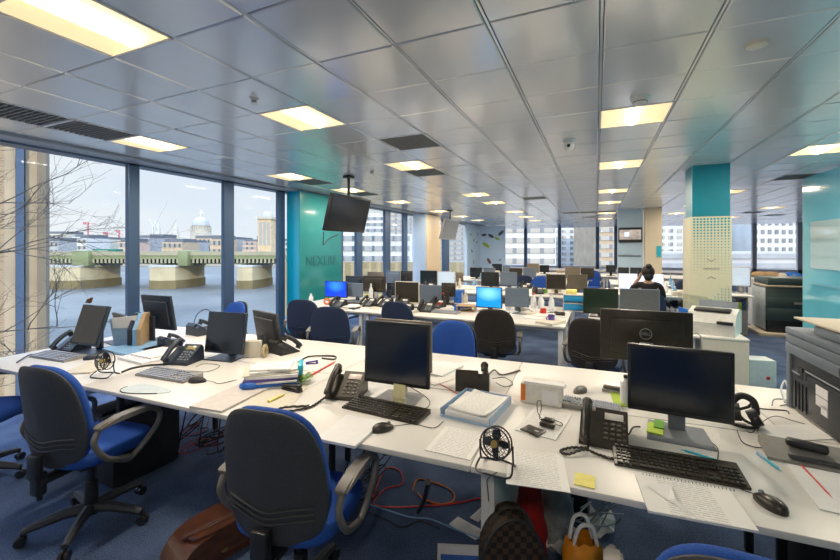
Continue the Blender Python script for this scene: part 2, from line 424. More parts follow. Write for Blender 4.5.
# leaf decorated wall
yl0, yl1 = yat(467, X0+.1), yat(480, X0+.1)
yl1 = min(yl1, 20.2); xr_ = xat(505, yl1)
struct(MB().bx(X0, X0+.1, yl0, yl1, 0, CH-.03).done('wall_leaf_side', mat('pale_blue_wall', (.60, .78, .92), .5, var=.02), smooth=False))
struct(MB().bx(X0, xr_, yl1, yl1+.1, 0, CH-.03).done('wall_leaf_front', mat('pale_blue_wall_front', (.56, .72, .90), .5, var=.02), smooth=False))
lc = [(.05, .07, .12), (.3, .45, .05), (.05, .3, .4), (.2, .1, .08)]
LM = [mat('leaf_sticker', c, .6) for c in lc]
for i, (px, py, ci, s_) in enumerate([(484, 235, 0, 1), (491, 236, 0, 1.2), (501, 233, 0, 1.3), (497, 238.5, 1, 1), (486, 245, 1, 1.5), (489, 261, 3, 1.2), (500, 260, 0, .5), (471, 234.5, 2, .8), (474, 240, 0, .7), (472, 251, 2, 1), (477, 242, 2, .8), (474, 262, 3, .8), (478, 234, 0, .7)]):
    e = 3; a = random.uniform(0, PI); pts = [(math.cos(t)*.13*s_, math.sin(t)*.055*s_) for t in [2*PI*k/10 for k in range(10)]]
    if px > 480: x = xat(px, yl1-.01); M = Matrix.Translation((x, yl1-.006, zat(py, x, yl1))) @ MY @ Matrix.Rotation(a, 4, 'Z')
    else: y = yat(px, X0+.11); M = Matrix.Translation((X0+.101, y, zat(py, X0+.1, y))) @ MX @ Matrix.Rotation(a, 4, 'Z')
    o = MB().prism(pts, 0, .004, M).done('leaf_sticker', LM[ci], smooth=False)
    tag(o, ['dark', 'green', 'teal', 'brown'][ci]+' leaf sticker on the '+('front' if px > 480 else 'side')+' face of the pale blue far wall', 'sticker', 'leaf stickers on the far wall, '+['dark', 'green', 'teal', 'brown'][ci]+(' front' if px > 480 else ' side'))
# glass partition on the right
gm = mat('teal_glass', (.20, .74, .92), .10, var=.02, scale=2, coat=.5, spec=.9)
gt = struct(MB().bx(2.77, 2.79, -.8, 7.66, 0, CH-.02).done('wall_glass', gm, smooth=False))
gb = thing('partition_reflection', 'pale rectangle painted as a window reflection on the teal glass partition', 'painted reflection', (2.76, 5.5, 1.4))
def on_part(px, py): y = yat(px, 2.765); return y, zat(py, 2.765, y)
ya1, za1 = on_part(811, 222); ya2, zb1 = on_part(811, 268)
MB().bx(-.004, .002, 2.2-5.5, ya1-5.5, zb1-1.4, za1-1.4).done('pane', mat('painted_window_reflection', (.70, .95, .98), .05, var=.04, scale=1.5, spec=1, coat=1), gb, smooth=False)  # pale colour stands in for the opposite windows mirrored in the glass
fr_ = MB(); z_ = zb1-.22-1.4
fr_.bx(-.006, .002, 1.5-5.5, ya1-5.5-.05, z_-.002, z_+.002)
fr_.done('joint_line', G['silver'], gb, smooth=False)

# ------------------------------------------------------------------ ceiling fittings
diff = mat('lamp_diffuser', (.9, .8, .6), .5, emit=(1, .74, .38), es=.62)
tubem = mat('lamp_cover', (.9, .85, .7), .4, emit=(1, .84, .58), es=1.5)
proto = thing('ceiling_light', '', 'ceiling light', (0, 0, CH))
fm = MB()
fm.bx(.0, .485, 0, .012, -.004, .05).bx(0, .485, .488, .5, -.004, .05).bx(0, .012, 0, .5, -.004, .05).bx(.473, .485, 0, .5, -.004, .05)
fm.done('frame', G['steel_white'], proto, smooth=False)
tr = MB()
tr.add([(.012, .012, 0), (.17, .012, .06), (.17, .488, .06), (.012, .488, 0)], [[0, 1, 2, 3]])
tr.add([(.473, .012, 0), (.315, .012, .06), (.315, .488, .06), (.473, .488, 0)], [[0, 1, 2, 3]])
tr.add([(.17, .012, .06), (.315, .012, .06), (.315, .488, .06), (.17, .488, .06)], [[0, 1, 2, 3]])
tr.bx(.012, .473, .0125, .014, 0, .06).bx(.012, .473, .486, .4875, 0, .06)
tr.done('reflector', diff, proto, smooth=False)
cv = MB(); cv.tube([(.243, .04+.42*k/6, .038) for k in range(7)], .055, 14)
cv.done('lamp_cover', tubem, proto)
ceil_lab = {0: 'large square recessed ceiling light nearest the top left corner of the view'}
first = True
for i, (x, y) in enumerate(LIGHTS):
    o = proto if first else copy_tree(proto); first = False
    o.location = (x, y, CH)
    row = {-5: 'second line from the windows', -9: 'line nearest the river windows', 0: 'line above the right hand desks', 4: 'line beside the teal column', 8: 'line furthest right'}.get(round((x-.02)/.485), 'middle line')
    px = 420; d_ = dep(x+.24, y+.25)
    o['label'] = ceil_lab.get(i, f'square warm recessed ceiling light in the {row}')
    o['group'] = 'recessed ceiling lights, '+row
    lx = bpy.data.lights.new('lamp_light', 'AREA'); lx.shape = 'RECTANGLE'; lx.size = .11; lx.size_y = .40; lx.energy = LAMP_W; lx.color = (1, .86, .68)
    lo = bpy.data.objects.new('lamp_light', lx); COL.objects.link(lo); lo.location = (x+.243, y+.25, CH-.02)
    if i == 0: o['group'] = 'recessed ceiling light, nearest'
vp = thing('ceiling_vent', '', 'vent', (0, 0, CH))
MB().bx(0, .485, 0, .015, -.004, .03).bx(0, .485, .485, .5, -.004, .03).bx(0, .015, 0, .5, -.004, .03).bx(.47, .485, 0, .5, -.004, .03).done('frame', G['steel_white'], vp, smooth=False)
MB().bx(.015, .47, .015, .485, .03, .035).done('backing', mat('duct_dark', (.02, .02, .022), .8), vp, smooth=False)
sl = MB()
for k in range(12):
    y = .04+k*.0385; sl.box((.2425, y, .012), (.455, .013, .03), 0, None)
for k in range(1, 4): sl.bx(.015+k*.115, .018+k*.115, .015, .485, 0, .028)
sl.done('grille', mat('vent_grey', (.22, .22, .22), .5), vp, smooth=False)
first = True
for i, (x, y) in enumerate(VENTS):
    o = vp if first else copy_tree(vp); first = False
    o.location = (x, y, CH)
    o['label'] = ['black slotted vent in the ceiling, nearer of two by the left window', 'black slotted vent in the ceiling, further of two by the left window', 'grey slotted ceiling vent standing alone in the middle of the tiles', 'slotted ceiling vent between two lights before the blue column', 'slotted ceiling vent behind the light above the blue column', 'slotted ceiling vent touching the far side of a warm light'][i] if i < 6 else 'slotted grey vent far down the ceiling'
    if i >= 6: o['group'] = 'far ceiling vents'
# detectors and cameras
def lab(o, l, c, g=None): return tag(o, l, c, g)
p = at(640, 97, CH); t = thing('smoke_detector', 'round white smoke detector on the ceiling in front of a warm light', 'smoke detector', p)
MB().lathe([(.001, -.055), (.03, -.055), (.045, -.035), (.06, -.02), (.065, 0), (.001, 0)], 24).done('body', G['white_plastic'], t)
MB().lathe([(.001, -.03), (.046, -.034), (.047, -.038), (.001, -.038)], 24).done('sensor_slot', G['soft_black'], t)
p = at(569, 140, CH); t = thing('security_camera', 'small white dome camera hanging under the ceiling', 'camera', p)
MB().lathe([(.001, -.03), (.055, -.03), (.06, 0), (.001, 0)], 20).done('mount', G['white_plastic'], t)
MB().ball((0, 0, -.055), .05, (1, 1, .95), 16).done('housing', G['white_plastic'], t)
MB().ball((-.0, -.04, -.062), .018, (1, 1, 1), 12).done('lens', G['black_plastic'], t)
p = at(757, 43, CH); o = MB().lathe([(.001, -.018), (.045, -.016), (.055, 0), (.001, 0)], 24, p).done('heat_detector', G['cream_card']); lab(o, 'flat round cream heat detector on the ceiling at the upper right', 'detector')
for (px, py, l) in [(254, 98, 'small metal sprinkler head nearest the windows'), (372, 171, 'small sprinkler head beyond the middle ceiling vent'), (521, 209, 'small sprinkler head beside the far grey vents'), (803, 209, 'round grey detector under the ceiling near the far pale column')]:
    p = at(px, py, CH); o = MB().lathe([(.001, -.035), (.022, -.035), (.012, -.02), (.03, -.008), (.03, 0), (.001, 0)], 16, p).done('sprinkler_head', G['silver']); lab(o, l, 'sprinkler')
# hanging televisions
def tv(px, d, ztop, wd, ht, rz, tilt, label, grey=False, pole=True):
    p = loc(px, d, ztop)
    t = thing('hanging_television', label, 'television', p, rz)
    R = Matrix.Rotation(tilt, 4, 'X')
    B = G['silver'] if grey else G['black_plastic']
    MB().box((0, 0, -ht/2), (wd, .05, ht), .008, R).done('housing', B, t)
    MB().box((0, -.028, -ht/2), (wd-.04, .004, ht-.05), 0, R).done('screen', G['screen_off'] if not grey else mat('screen_pale', (.35, .37, .4), .2), t)
    MB().cyl((0, .06, -.1), (0, .06, CH-ztop), .02).box((0, .06, CH-ztop-.02), (.12, .12, .03), .005).box((0, .115, -.20), (.2, .06, .2), .01).done('ceiling_mount', G['soft_black'], t)
    return t
t = tv(352, 5.7, 2.34, .90, .52, math.radians(86), math.radians(15), 'large black flat television hanging from the ceiling before the green column')
cb_ = MB(); cb_.tube(crom([(-.40, .17, -.52), (-.41, .17, -.62), (-.42, .16, -.70), (-.36, .17, -.66), (-.25, .18, -.6), (-.1, .17, -.55)], 5), .006, 6)
cb_.done('cable', G['soft_black'], t)
tv(452, 10.9, 2.38, .95, .56, math.radians(84), math.radians(15), 'smaller looking pale screened television hanging further along the windows', True)

# ------------------------------------------------------------------ desks
def desk(x0, x1, y0, y1, label, name='office_desk', group=None, legs=True, rz=0, legs_at=None):
    t = thing(name, label, 'desk', (x0, y0, 0), rz, group)
    W, Dp = x1-x0, y1-y0
    MB().bx(.002, W-.002, 0, Dp-.004, .705, .73, .003).done('desktop', G['desk_white'], t)
    MB().bx(.03, W-.03, Dp-.03-.04, Dp-.07, .64, .70).bx(.03, W-.03, .08, .1, .66, .70).done('frame_rail', G['steel_white'], t, smooth=False)
    for k, x in enumerate((.03, W-.08)):
        if legs == 'panel' and k == 0: MB().bx(x, x+.055, .06, Dp-.06, 0, .705, .004).done('leg_panel', G['leg_panel'], t); continue
        for y in (.05, Dp-.11):
            if legs is True: MB().bx(x, x+.05, y, y+.05, 0, .705, .004).done('leg', G['steel_white'], t)
            elif legs == 'none' and k == 0: MB().bx(x, x+.035, y, y+.03, 0, .705, .004).done('leg', G['soft_black'], t)
            elif legs != 'none' and k == 1: MB().bx(x, x+.035, y+.2 if y < .1 else y, y+.235 if y < .1 else y+.03, 0, .705, .004).done('leg', G['soft_black'], t)
    return t
RZ = math.radians(2.2)
XD = [-4.33, -2.98, -1.62, -.46, .84, 2.10]
base = Vector((-4.33, 1.385, 0))
lead = ['left end desk by the river window', 'desk behind the left blue chair', 'desk behind the large grey backed chair', 'desk holding the big black monitor in front', 'desk under the large grey printer']
for i in range(5):
    for rrow in (0, 1):
        ly = rrow*.785
        px_ = XD[i]-XD[0]
        p = base+Matrix.Rotation(RZ, 3, 'Z') @ Vector((px_, ly, 0))
        t = desk(0, XD[i+1]-XD[i], 0, .78, legs='panel' if (i == 3 and rrow == 0) else ('none' if (i == 2 and rrow == 0) else 'dark'), label='white topped office desk, '+('near row, ' if rrow == 0 else 'far row facing away, ')+lead[i], rz=RZ, group=None)
        t.location = p
# bank 2
bank_labels = {}
BANKS = []
def bank(n_, x0, x1, y0, k, where):
    BANKS.append((x0, x1, y0, y0+1.56))
    W = (x1-x0)/k
    for i in range(k):
        for rrow in (0, 1):
            desk(x0+i*W, x0+(i+1)*W, y0+rrow*.785, y0+rrow*.785+.78, f'white office desk in the {where}, '+('near side' if rrow == 0 else 'far side'), group=f'desks of the {where}, '+('near side' if rrow == 0 else 'far side'))
bank(2, -4.25, -.32, 4.66, 3, 'second bench behind the front desks')
bank(2, -.1, .93, 4.72, 1, 'short bench left of the white printer')
bank(3, -4.75, -.40, 7.45, 3, 'third bench below the hanging televisions')
bank(3, .35, 2.0, 8.32, 1, 'bench where the dark haired person sits')
bank(4, -4.25, -.2, 10.4, 3, 'fourth bench before the far windows')
bank(4, .3, 1.75, 10.7, 2, 'bench in front of the cream rear column')
bank(5, -4.0, 2.6, 13.4, 4, 'fifth bench near the far windows')
bank(6, -4.0, 4.6, 16.6, 4, 'last bench under the far windows')
# ------------------------------------------------------------------ monitors
def monitor(p, rz, wd, ht, ztop, label, body='black_plastic', scr='screen_off', tilt=0, stand='plate', logo=False, group=None, bez=.018, basemat=None, win=None):
    t = thing('computer_monitor', label, 'monitor', p, rz, group)
    zt_ = ztop-p[2]; c = zt_-ht/2
    R = Matrix.Translation((0, -.02, c)) @ Matrix.Rotation(-tilt, 4, 'X')
    B = G[body] if isinstance(body, str) else body
    hb = MB(); hb.box((0, .012, 0), (wd, .026, ht), .006, R); hb.box((0, .034, 0), (wd*.8, .03, ht*.7), .014, R)
    hb.done('housing', B, t)
    S_ = G[scr] if isinstance(scr, str) else scr
    MB().box((0, -.0022, .003), (wd-2*bez, .003, ht-2.2*bez), 0, R).done('screen', S_, t, smooth=False)
    BM = G[basemat] if basemat else B
    st = MB()
    zb = c-ht/2
    if stand == 'plate':
        st.box((0, .06, max(c-ht*.1, .05)/2+.006), (.07, .022, max(c-ht*.1, .05)), .005); st.done('stand_neck', BM, t)
        MB().prism([(-.13, -.10), (.13, -.10), (.115, .12), (-.115, .12)], 0, .009).done('stand_base', BM, t)
    elif stand == 'round':
        st.cyl((0, .06, .0), (0, .055, c), .022, n=14); st.done('stand_neck', BM, t)
        MB().lathe([(.001, 0), (.12, 0), (.12, .006), (.1, .014), (.001, .016)], 28, (0, .03, 0)).done('stand_base', BM, t)
    if logo:
        L = thing('x', '', '') if False else None
        Mb = R @ Matrix.Translation((0, .051, .02)) @ Matrix(((-1, 0, 0, 0), (0, 0, 1, 0), (0, 1, 0, 0), (0, 0, 0, 1)))
        rg = MB(); rg.tube([(math.cos(2*PI*k/32)*.032, math.sin(2*PI*k/32)*.032, 0) for k in range(32)], .0022, 6, True, Mb)
        lo_ = rg.done('logo_ring', G['silver'], t)
        text('DELL', .024, Mb, G['silver'], 'logo_letters', t, .001)
    return t
def scr_mat(name, a, b_, es):
    m_ = mat(name, a, .3); n, M = node_helpers(m_); v, s = xyz(n)
    g = n.nodes.new('ShaderNodeTexGradient'); g.gradient_type = 'SPHERICAL'
    mp_ = n.nodes.new('ShaderNodeMapping'); mp_.inputs['Scale'].default_value = (5, 5, 8); mp_.inputs['Location'].default_value = (0, 0, -.25*8); n.links.new(v, mp_.inputs[0]); n.links.new(mp_.outputs[0], g.inputs[0])
    c = mixcol(n, g.outputs[1], a, b_); bs = n.nodes['Principled BSDF']
    n.links.new(c, bs.inputs['Emission Color']); bs.inputs['Emission Strength'].default_value = es; bs.inputs['Base Color'].default_value = (.01, .01, .01, 1); return m_
G['scr_blue'] = scr_mat('screen_desktop_blue', (.0, .03, .5), (.05, .35, .95), 1.0)
G['scr_cyan'] = scr_mat('screen_desktop_cyan', (.0, .2, .65), (.35, .85, .8), 1.0)
G['scr_white'] = scr_mat('screen_document_white', (.5, .58, .78), (.62, .68, .8), 1.0)
G['scr_pale'] = scr_mat('screen_document_pale', (.3, .36, .42), (.35, .42, .5), 1.0)
DT = .73
# front bench
p = at(92, 352, DT); monitor(p, math.radians(3), .34, .33, zat(303.5, p.x, p.y+.08), 'dark monitor tilted back at the far left end of the front desks', 'navy_black', tilt=math.radians(17), bez=.014)
p = at(227, 358, DT); monitor(p, math.radians(8), .36, .32, zat(311, p.x, p.y+.05), 'dark blue looking monitor facing us beside the cream card box', 'navy_black', tilt=math.radians(9), bez=.013)
p = at(397.5, 400, DT); monitor(p, math.radians(2), .405, .355, zat(322, p.x, p.y), 'square black monitor with a yellow note hanging under its screen', 'black_plastic', tilt=math.radians(2), bez=.016, basemat='silver')
p = at(678, 436, DT); monitor(p, math.radians(-3), .415, .315, zat(347, p.x, p.y), 'largest black monitor in front, on a grey stand before the keyboard', 'black_plastic', tilt=math.radians(0), bez=.014, basemat='grey_plastic')
# facing away
p = at(158, 341, DT); monitor(p, PI+math.radians(4), .38, .33, zat(294.5, p.x, p.y), 'dark monitor seen from behind before the second window frame', 'navy_black', tilt=math.radians(10), logo=False)
p = at(254, 354, DT); p.y += .14; monitor(p, PI+math.radians(-16), .38, .32, zat(311, p.x, p.y), 'dark monitor seen from behind, back to back with the blue looking one', 'shell_grey', tilt=math.radians(10))
p = Vector((xat(402, 2.37), 2.37, DT)); monitor(p, PI+math.radians(1), .42, .33, zat(320.0, p.x, p.y), 'brown edged monitor hidden behind the square black monitor', 'monitor_taupe', tilt=0)
p = loc(645, 2.45, DT); monitor(p, PI+math.radians(2), .50, .315, 1.215, 'black monitor seen from behind with a round silver logo', 'brown_black', tilt=0, logo=True, basemat='silver', bez=.014)
p = at(112, 344, DT); p.y += .1; monitor(p, PI+math.radians(-12), .36, .26, DT+.27, 'low black screen seen from behind beside the blue plastic sleeve', 'black_plastic', tilt=math.radians(18))
# background monitors (pixel span, top row, depth line)
BG = [
 (325, 347, 281.0, 5.45, 'black_plastic', 'scr_blue', 'lit royal blue screen in front of the green column', 0),
 (347.5, 362.5, 283, 5.55, 'monitor_grey', 'monitor_grey', 'grey square monitor right of the lit royal blue screen', 0),
 (345, 362, 276, 6.1, 'navy_black', 'screen_off', 'dark monitor just above the grey one, beside the green column', 1),
 (362.5, 385, 276, 6.05, 'brown_black', 'brown_black', 'dark brown monitor behind a white bottle on the second bench', 1),
 (367, 383, 272, 8.2, 'monitor_taupe', 'monitor_taupe', 'olive monitor behind the dark brown one by the window posts', 1),
 (386, 400, 271, 8.1, 'monitor_grey', 'monitor_grey', 'blue grey monitor below the window post, left of a dark one', 1),
 (400.5, 412, 271, 8.2, 'soft_black', 'screen_off', 'narrow dark monitor right of the blue grey one below the window post', 1),
 (386, 395, 283, 6.2, 'navy_black', 'screen_off', 'small dark monitor left of the silver framed one', 1),
 (395, 419, 284, 5.5, 'cream_card', 'brown_black', 'silver framed square monitor with a brown dark screen', 0),
 (419.5, 441, 285, 5.45, 'monitor_grey', 'monitor_grey', 'plain blue grey monitor right of the silver framed one', 0),
 (441, 455, 283, 6.0, 'brown_black', 'brown_black', 'dark brown monitor behind the blue folder on the second bench', 1),
 (476, 502, 287, 5.4, 'black_plastic', 'scr_cyan', 'lit sky blue screen in the middle of the office', 0),
 (505, 529, 288, 5.4, 'monitor_grey', 'monitor_grey', 'plain slate grey monitor right of the lit sky blue screen', 0),
 (420, 437, 272.3, 8.3, 'shell_grey', 'screen_off', 'dark grey monitor in front of the pale left column', 0),
 (437.5, 455, 272.3, 8.2, 'silver', 'scr_pale', 'pale silver screened monitor below the further television', 0),
 (455.5, 463, 272.3, 8.8, 'monitor_taupe', 'screen_off', 'narrow brown monitor right of the pale silver one', 1),
 (481, 499, 272, 8.2, 'black_plastic', 'screen_off', 'black monitor in front of the leaf decorated wall', 0),
 (500, 517, 272, 8.2, 'monitor_grey', 'monitor_grey', 'blue grey monitor right of the black one before the leaf wall', 0),
 (546, 566, 274.3, 7.9, 'monitor_taupe', 'brown_black', 'brown monitor above the blue letter trays, left of its pair', 0),
 (567, 587.5, 274.3, 7.9, 'monitor_taupe', 'monitor_taupe', 'light taupe monitor above the blue letter trays, right of its pair', 0),
 (583, 618.5, 288.5, 5.55, 'brown_black', mat('screen_green_dark', (.015, .03, .018), .2), 'wide greenish black monitor behind the round black chair', 0),
 (619.5, 660, 289, 5.55, 'monitor_grey', mat('screen_grey_flat', (.09, .1, .11), .4), 'wide grey monitor hiding the dark haired person', 0),
 (470, 482, 267.5, 11.0, 'screen_off', 'screen_off', 'small dark monitor at the foot of the leaf wall corner', 0),
 (483.5, 495, 267.8, 11.1, 'monitor_grey', 'monitor_grey', 'small slate monitor at the foot of the leaf wall', 0),
 (492, 502, 265, 13.9, 'navy_black', 'screen_off', 'small navy monitor below the leaf wall', 0),
 (502.5, 510, 265.5, 13.9, 'monitor_grey', 'monitor_grey', 'small slate monitor at the right edge of the leaf wall', 0),
 (509, 522.5, 268, 11.0, 'monitor_taupe', 'brown_black', 'brown monitor left of the slate one in the fourth bench', 0),
 (523, 536, 268, 10.9, 'monitor_grey', 'monitor_grey', 'slate monitor beside the far blue chair', 0),
 (527, 539, 265, 13.9, 'monitor_taupe', 'monitor_taupe', 'taupe monitor below the banded white building, left of a pair', 0),
 (539.5, 549, 265, 13.9, 'soft_black', 'screen_off', 'dark monitor below the banded white building, right of a pair', 0),
 (565, 580, 267, 11.4, 'monitor_taupe', 'monitor_taupe', 'taupe monitor behind the taupe pair in the fourth bench', 0),
 (580.5, 594, 268, 11.4, 'brown_black', 'brown_black', 'dark brown monitor behind the taupe pair in the fourth bench', 0),
 (606, 616, 265, 13.8, 'soft_black', 'screen_off', 'dark monitor left of the blue grey wall panel', 0),
 (618, 629, 267.3, 11.3, 'black_plastic', 'screen_off', 'black monitor below the wall panel, left of a pair', 0),
 (630, 642, 267.5, 11.3, 'black_plastic', 'screen_off', 'black monitor below the wall panel, right of a pair', 0),
 (618.5, 664, 275, 8.95, 'white_plastic', 'scr_white', 'wide lit white screen the dark haired person works at', 0),
]
for (xa, xb, yt, Y, body, scr, l, back) in BG:
    xw0, xw1 = xat(xa, Y), xat(xb, Y); wd = xw1-xw0; xc = (xw0+xw1)/2
    ht = min(max(wd*(.62 if wd > .42 else .8), .22), .36); zt_ = zat(yt, xc, Y)
    if wd > .55: ht = .33
    zt_ = max(zt_, DT+ht+.03)
    p = Vector((xc, Y+.02, DT)); monitor(p, PI if back else 0, wd, ht, zt_, l, body, scr, bez=.012, stand='plate')
# wall tv
x = xat(630, 12.05); t = thing('wall_screen', 'small lit screen with a dark surround on the blue grey wall panel', 'screen', (x, 12.1, 0))
a_, b_ = xat(618.5, 12.05)-x, xat(642, 12.05)-x; z0_, z1_ = zat(242.5, x, 12.05), zat(227.5, x, 12.05)
MB().bx(a_, b_, -.06, 0, z0_, z1_, .01).done('housing', G['soft_black'], t)
MB().bx(a_+.02, b_-.02, -.064, -.06, z0_+.08, z1_-.06).done('screen', mat('screen_photo', (.4, .35, .32), .3, var=.7, scale=6, emit=(.5, .45, .42), es=.4), t, smooth=False)
MB().bx(a_+.14, b_-.3, -.068, -.064, z0_+.16, z1_-.12).done('screen_picture', G['scr_white'], t, smooth=False)
lt = MB(); zs = zat(256, x, 12.1)
for k in range(11): lt.bx(x-.28+k*.05, x-.25+k*.05, 12.092, 12.1, zs-.025, zs+.02+lr.uniform(0, .02))
lt.bx(x-.28, x+.27, 12.092, 12.1, zs-.008, zs+.004)
tag(lt.done('wall_sign', mat('sign_dark', (.12, .16, .2), .5), smooth=False), 'row of small faint marks on the blue grey wall panel below the screen', 'sign')

# ------------------------------------------------------------------ outside the windows
stone = lambda k, c, sc_=.6: mat(k, tuple(q*.8 for q in c), .9, var=.14, scale=sc_, spec=.2)
ez = -9.0
def wy(py, d): return EYE+(HZ-py)*d/F_PX
wat = mat('river_surface', (.11, .11, .10), .5, var=.25, scale=.06, bump=.0, spec=.22)
n, M_ = node_helpers(wat); v, s = xyz(n); bs = n.nodes['Principled BSDF']
wv = n.nodes.new('ShaderNodeTexNoise'); wv.inputs['Scale'].default_value = 1.2; wv.inputs['Detail'].default_value = 5
n.links.new(v, wv.inputs[0]); bu = n.nodes.new('ShaderNodeBump'); bu.inputs['Strength'].default_value = .9; bu.inputs['Distance'].default_value = .25
n.links.new(wv.outputs[0], bu.inputs['Height']); n.links.new(bu.outputs[0], bs.inputs['Normal'])
struct(MB().bx(-700, 250, -150, 1100, ez-.5, ez).done('river_water', wat, smooth=False))
def ext(px0, px1, d): c = loc((px0+px1)/2, d); return Vector((c.x, c.y, 0)), (px1-px0)*d/F_PX
# neighbouring stone building beyond the first window
t = thing('stone_building', 'tan stone building filling the far left window', 'building', loc(46, 15, 0), YAW+math.radians(41))
brick = mat('tan_brick', (.50, .38, .24), .9, var=.3, scale=3)
n, M_ = node_helpers(brick); v, s = xyz(n); bt = n.nodes.new('ShaderNodeTexBrick'); bt.inputs['Scale'].default_value = 2.6
bt.inputs['Color1'].default_value = (.34, .25, .15, 1); bt.inputs['Color2'].default_value = (.25, .18, .11, 1); bt.inputs['Mortar'].default_value = (.33, .28, .21, 1); bt.inputs['Mortar Size'].default_value = .03
mpn = n.nodes.new('ShaderNodeMapping'); mpn.inputs['Rotation'].default_value = (PI/2, 0, 0); n.links.new(v, mpn.inputs[0]); n.links.new(mpn.outputs[0], bt.inputs[0]); n.links.new(bt.outputs[0], n.nodes['Principled BSDF'].inputs['Base Color'])
MB().bx(-30, -.5, .3, 14, ez, 14).done('wall', brick, t, smooth=False)
for x0, x1, y0, m_ in ((-.24, 0, .0, stone('pier_stone_dark', (.22, .18, .13))), (-.56, -.24, .12, stone('pier_stone', (.42, .33, .22))), (-1.1, -.82, .1, stone('pier_stone_pale', (.45, .36, .25)))):
    MB().bx(x0, x1, y0, 3, ez, 14).done('pier', m_, t, smooth=False)
MB().bx(-.80, -.58, -.1, .3, ez, 14).done('steel_column', mat('blue_steel', (.04, .07, .12), .7), t, smooth=False)
for z in (-5, -1.6, 1.8, 5.2, 8.6):
    MB().bx(-30, -1.6, .18, .3, z, z+.25).done('string_course', stone('course_stone', (.5, .44, .34)), t, smooth=False)
    for k in range(4):
        MB().bx(-3.6-k*2.6, -2.4-k*2.6, .22, .3, z+.9, z+2.7).done('window', G['black_plastic'], t, smooth=False)
# bare tree
tw = mat('bark', (.06, .05, .045), .9, var=.3)
rt = random.Random(11)
t = thing('bare_tree', 'leafless tree with thin dark branches crossing the far left window', 'tree', loc(-120, 8.5, ez))
trm = MB(); br = MB()
R_ = Vector((CA, SA, 0)); U_ = Vector((0, 0, 1)); Fd = Vector((-SA, CA, 0))
trm.tube(crom([(0, 0, 0), (.1, 0, 3), (.0, .2, 6), (.2, .2, 9.5), (.1, .1, 13)], 5), [.22-.006*i for i in range(21)], 10)
def grow(p, d, L, r, lev):
    pts = [p.copy()]; q = p.copy(); dd = d.normalized(); k = 5
    for i in range(k):
        dd = (dd+Vector((rt.gauss(0, .10), rt.gauss(0, .10), rt.gauss(0, .09)+.03))).normalized(); q = q+dd*L/k; pts.append(q.copy())
    br.tube(pts, [max(r*(1-.13*i), .0024) for i in range(k+1)], 5 if lev < 2 else 4)
    if lev >= 3: return
    nn = [7, 5, 4, 3][lev]
    for i in range(nn):
        f = rt.uniform(.25, 1) if i else 1; j = min(int(f*k), k-1); b0 = pts[j].lerp(pts[j+1], f*k-j if f < 1 else 1)
        ax = Vector((rt.gauss(0, 1), rt.gauss(0, 1), rt.gauss(0, 1))).normalized()
        nd = (dd+ax*.75).normalized(); grow(b0, nd, L*rt.uniform(.4, .6), r*.5, lev+1)
for z, up_, L in ((7.9, .25, 2.9), (8.7, .42, 3.1), (9.5, .5, 3.2), (10.1, .42, 3.3), (10.9, .36, 3.1), (11.9, .3, 2.7)):
    grow(Vector((.1, .1, z-.2)), R_*1+U_*up_+Fd*rt.gauss(0, .25), L, .026, 0)
trm.done('trunk', tw, t); bo = br.done('branches', tw, t)
# railway bridge
t = thing('railway_bridge', 'green and cream railway bridge on stone piers crossing the river', 'bridge', loc(160, 105, 0), YAW)
def bxx(px): return (px-160)*105/F_PX
gcol = mat('girder_green', (.17, .19, .09), .7, scale=.4); ccol = mat('girder_cream', (.27, .25, .16), .7, scale=.4)
MB().bx(bxx(-400), bxx(300), 0, .5, wy(255.5, 105), wy(251.5, 105)).done('parapet', ccol, t, smooth=False)
MB().bx(bxx(-400), bxx(300), .2, 12, wy(259, 105), wy(255.5, 105)).done('girder', gcol, t, smooth=False)
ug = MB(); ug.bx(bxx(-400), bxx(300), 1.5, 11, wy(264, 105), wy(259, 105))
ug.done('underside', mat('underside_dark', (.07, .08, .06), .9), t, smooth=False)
for k in range(90):
    px = -60+k*4
    MB().bx(bxx(px), bxx(px)+.5, .15, .35, wy(263, 105), wy(259, 105)).done('rib', ccol, t, smooth=False) if px < 300 else None
pst = stone('pier_granite', (.52, .44, .28), .25); pdk = stone('pier_wet', (.20, .16, .08), .25)
for (a_, b_) in ((45, 92), (148, 184), (236, 258), (-30, 5)):
    x0, x1 = bxx(a_), bxx(b_); cxx = (x0+x1)/2
    pr = [(x0, 2), (x0, 10), (x1, 10), (x1, 2), (cxx+(x1-x0)*.35, -1.5), (cxx, -2.6), (cxx-(x1-x0)*.35, -1.5)]
    MB().prism(pr, wy(280, 105), wy(267, 105)).done('pier', pst, t)
    MB().prism([(cxx+(p_[0]-cxx)*1.06, p_[1]*1.03) for p_ in pr], wy(267, 105), wy(265, 105)).done('pier_cap', stone('cap_stone', (.5, .5, .48)), t)
    MB().prism([(cxx+(p_[0]-cxx)*1.04, p_[1]*1.02) for p_ in pr], ez-1, wy(280, 105)).done('pier_foot', pdk, t)
for (a_, b_) in ((75, 92), (180, 190)):
    MB().bx(bxx(a_), bxx(b_), -1.2, 6, wy(266, 105), wy(250.5, 105), .3).done('bridge_turret', gcol, t)
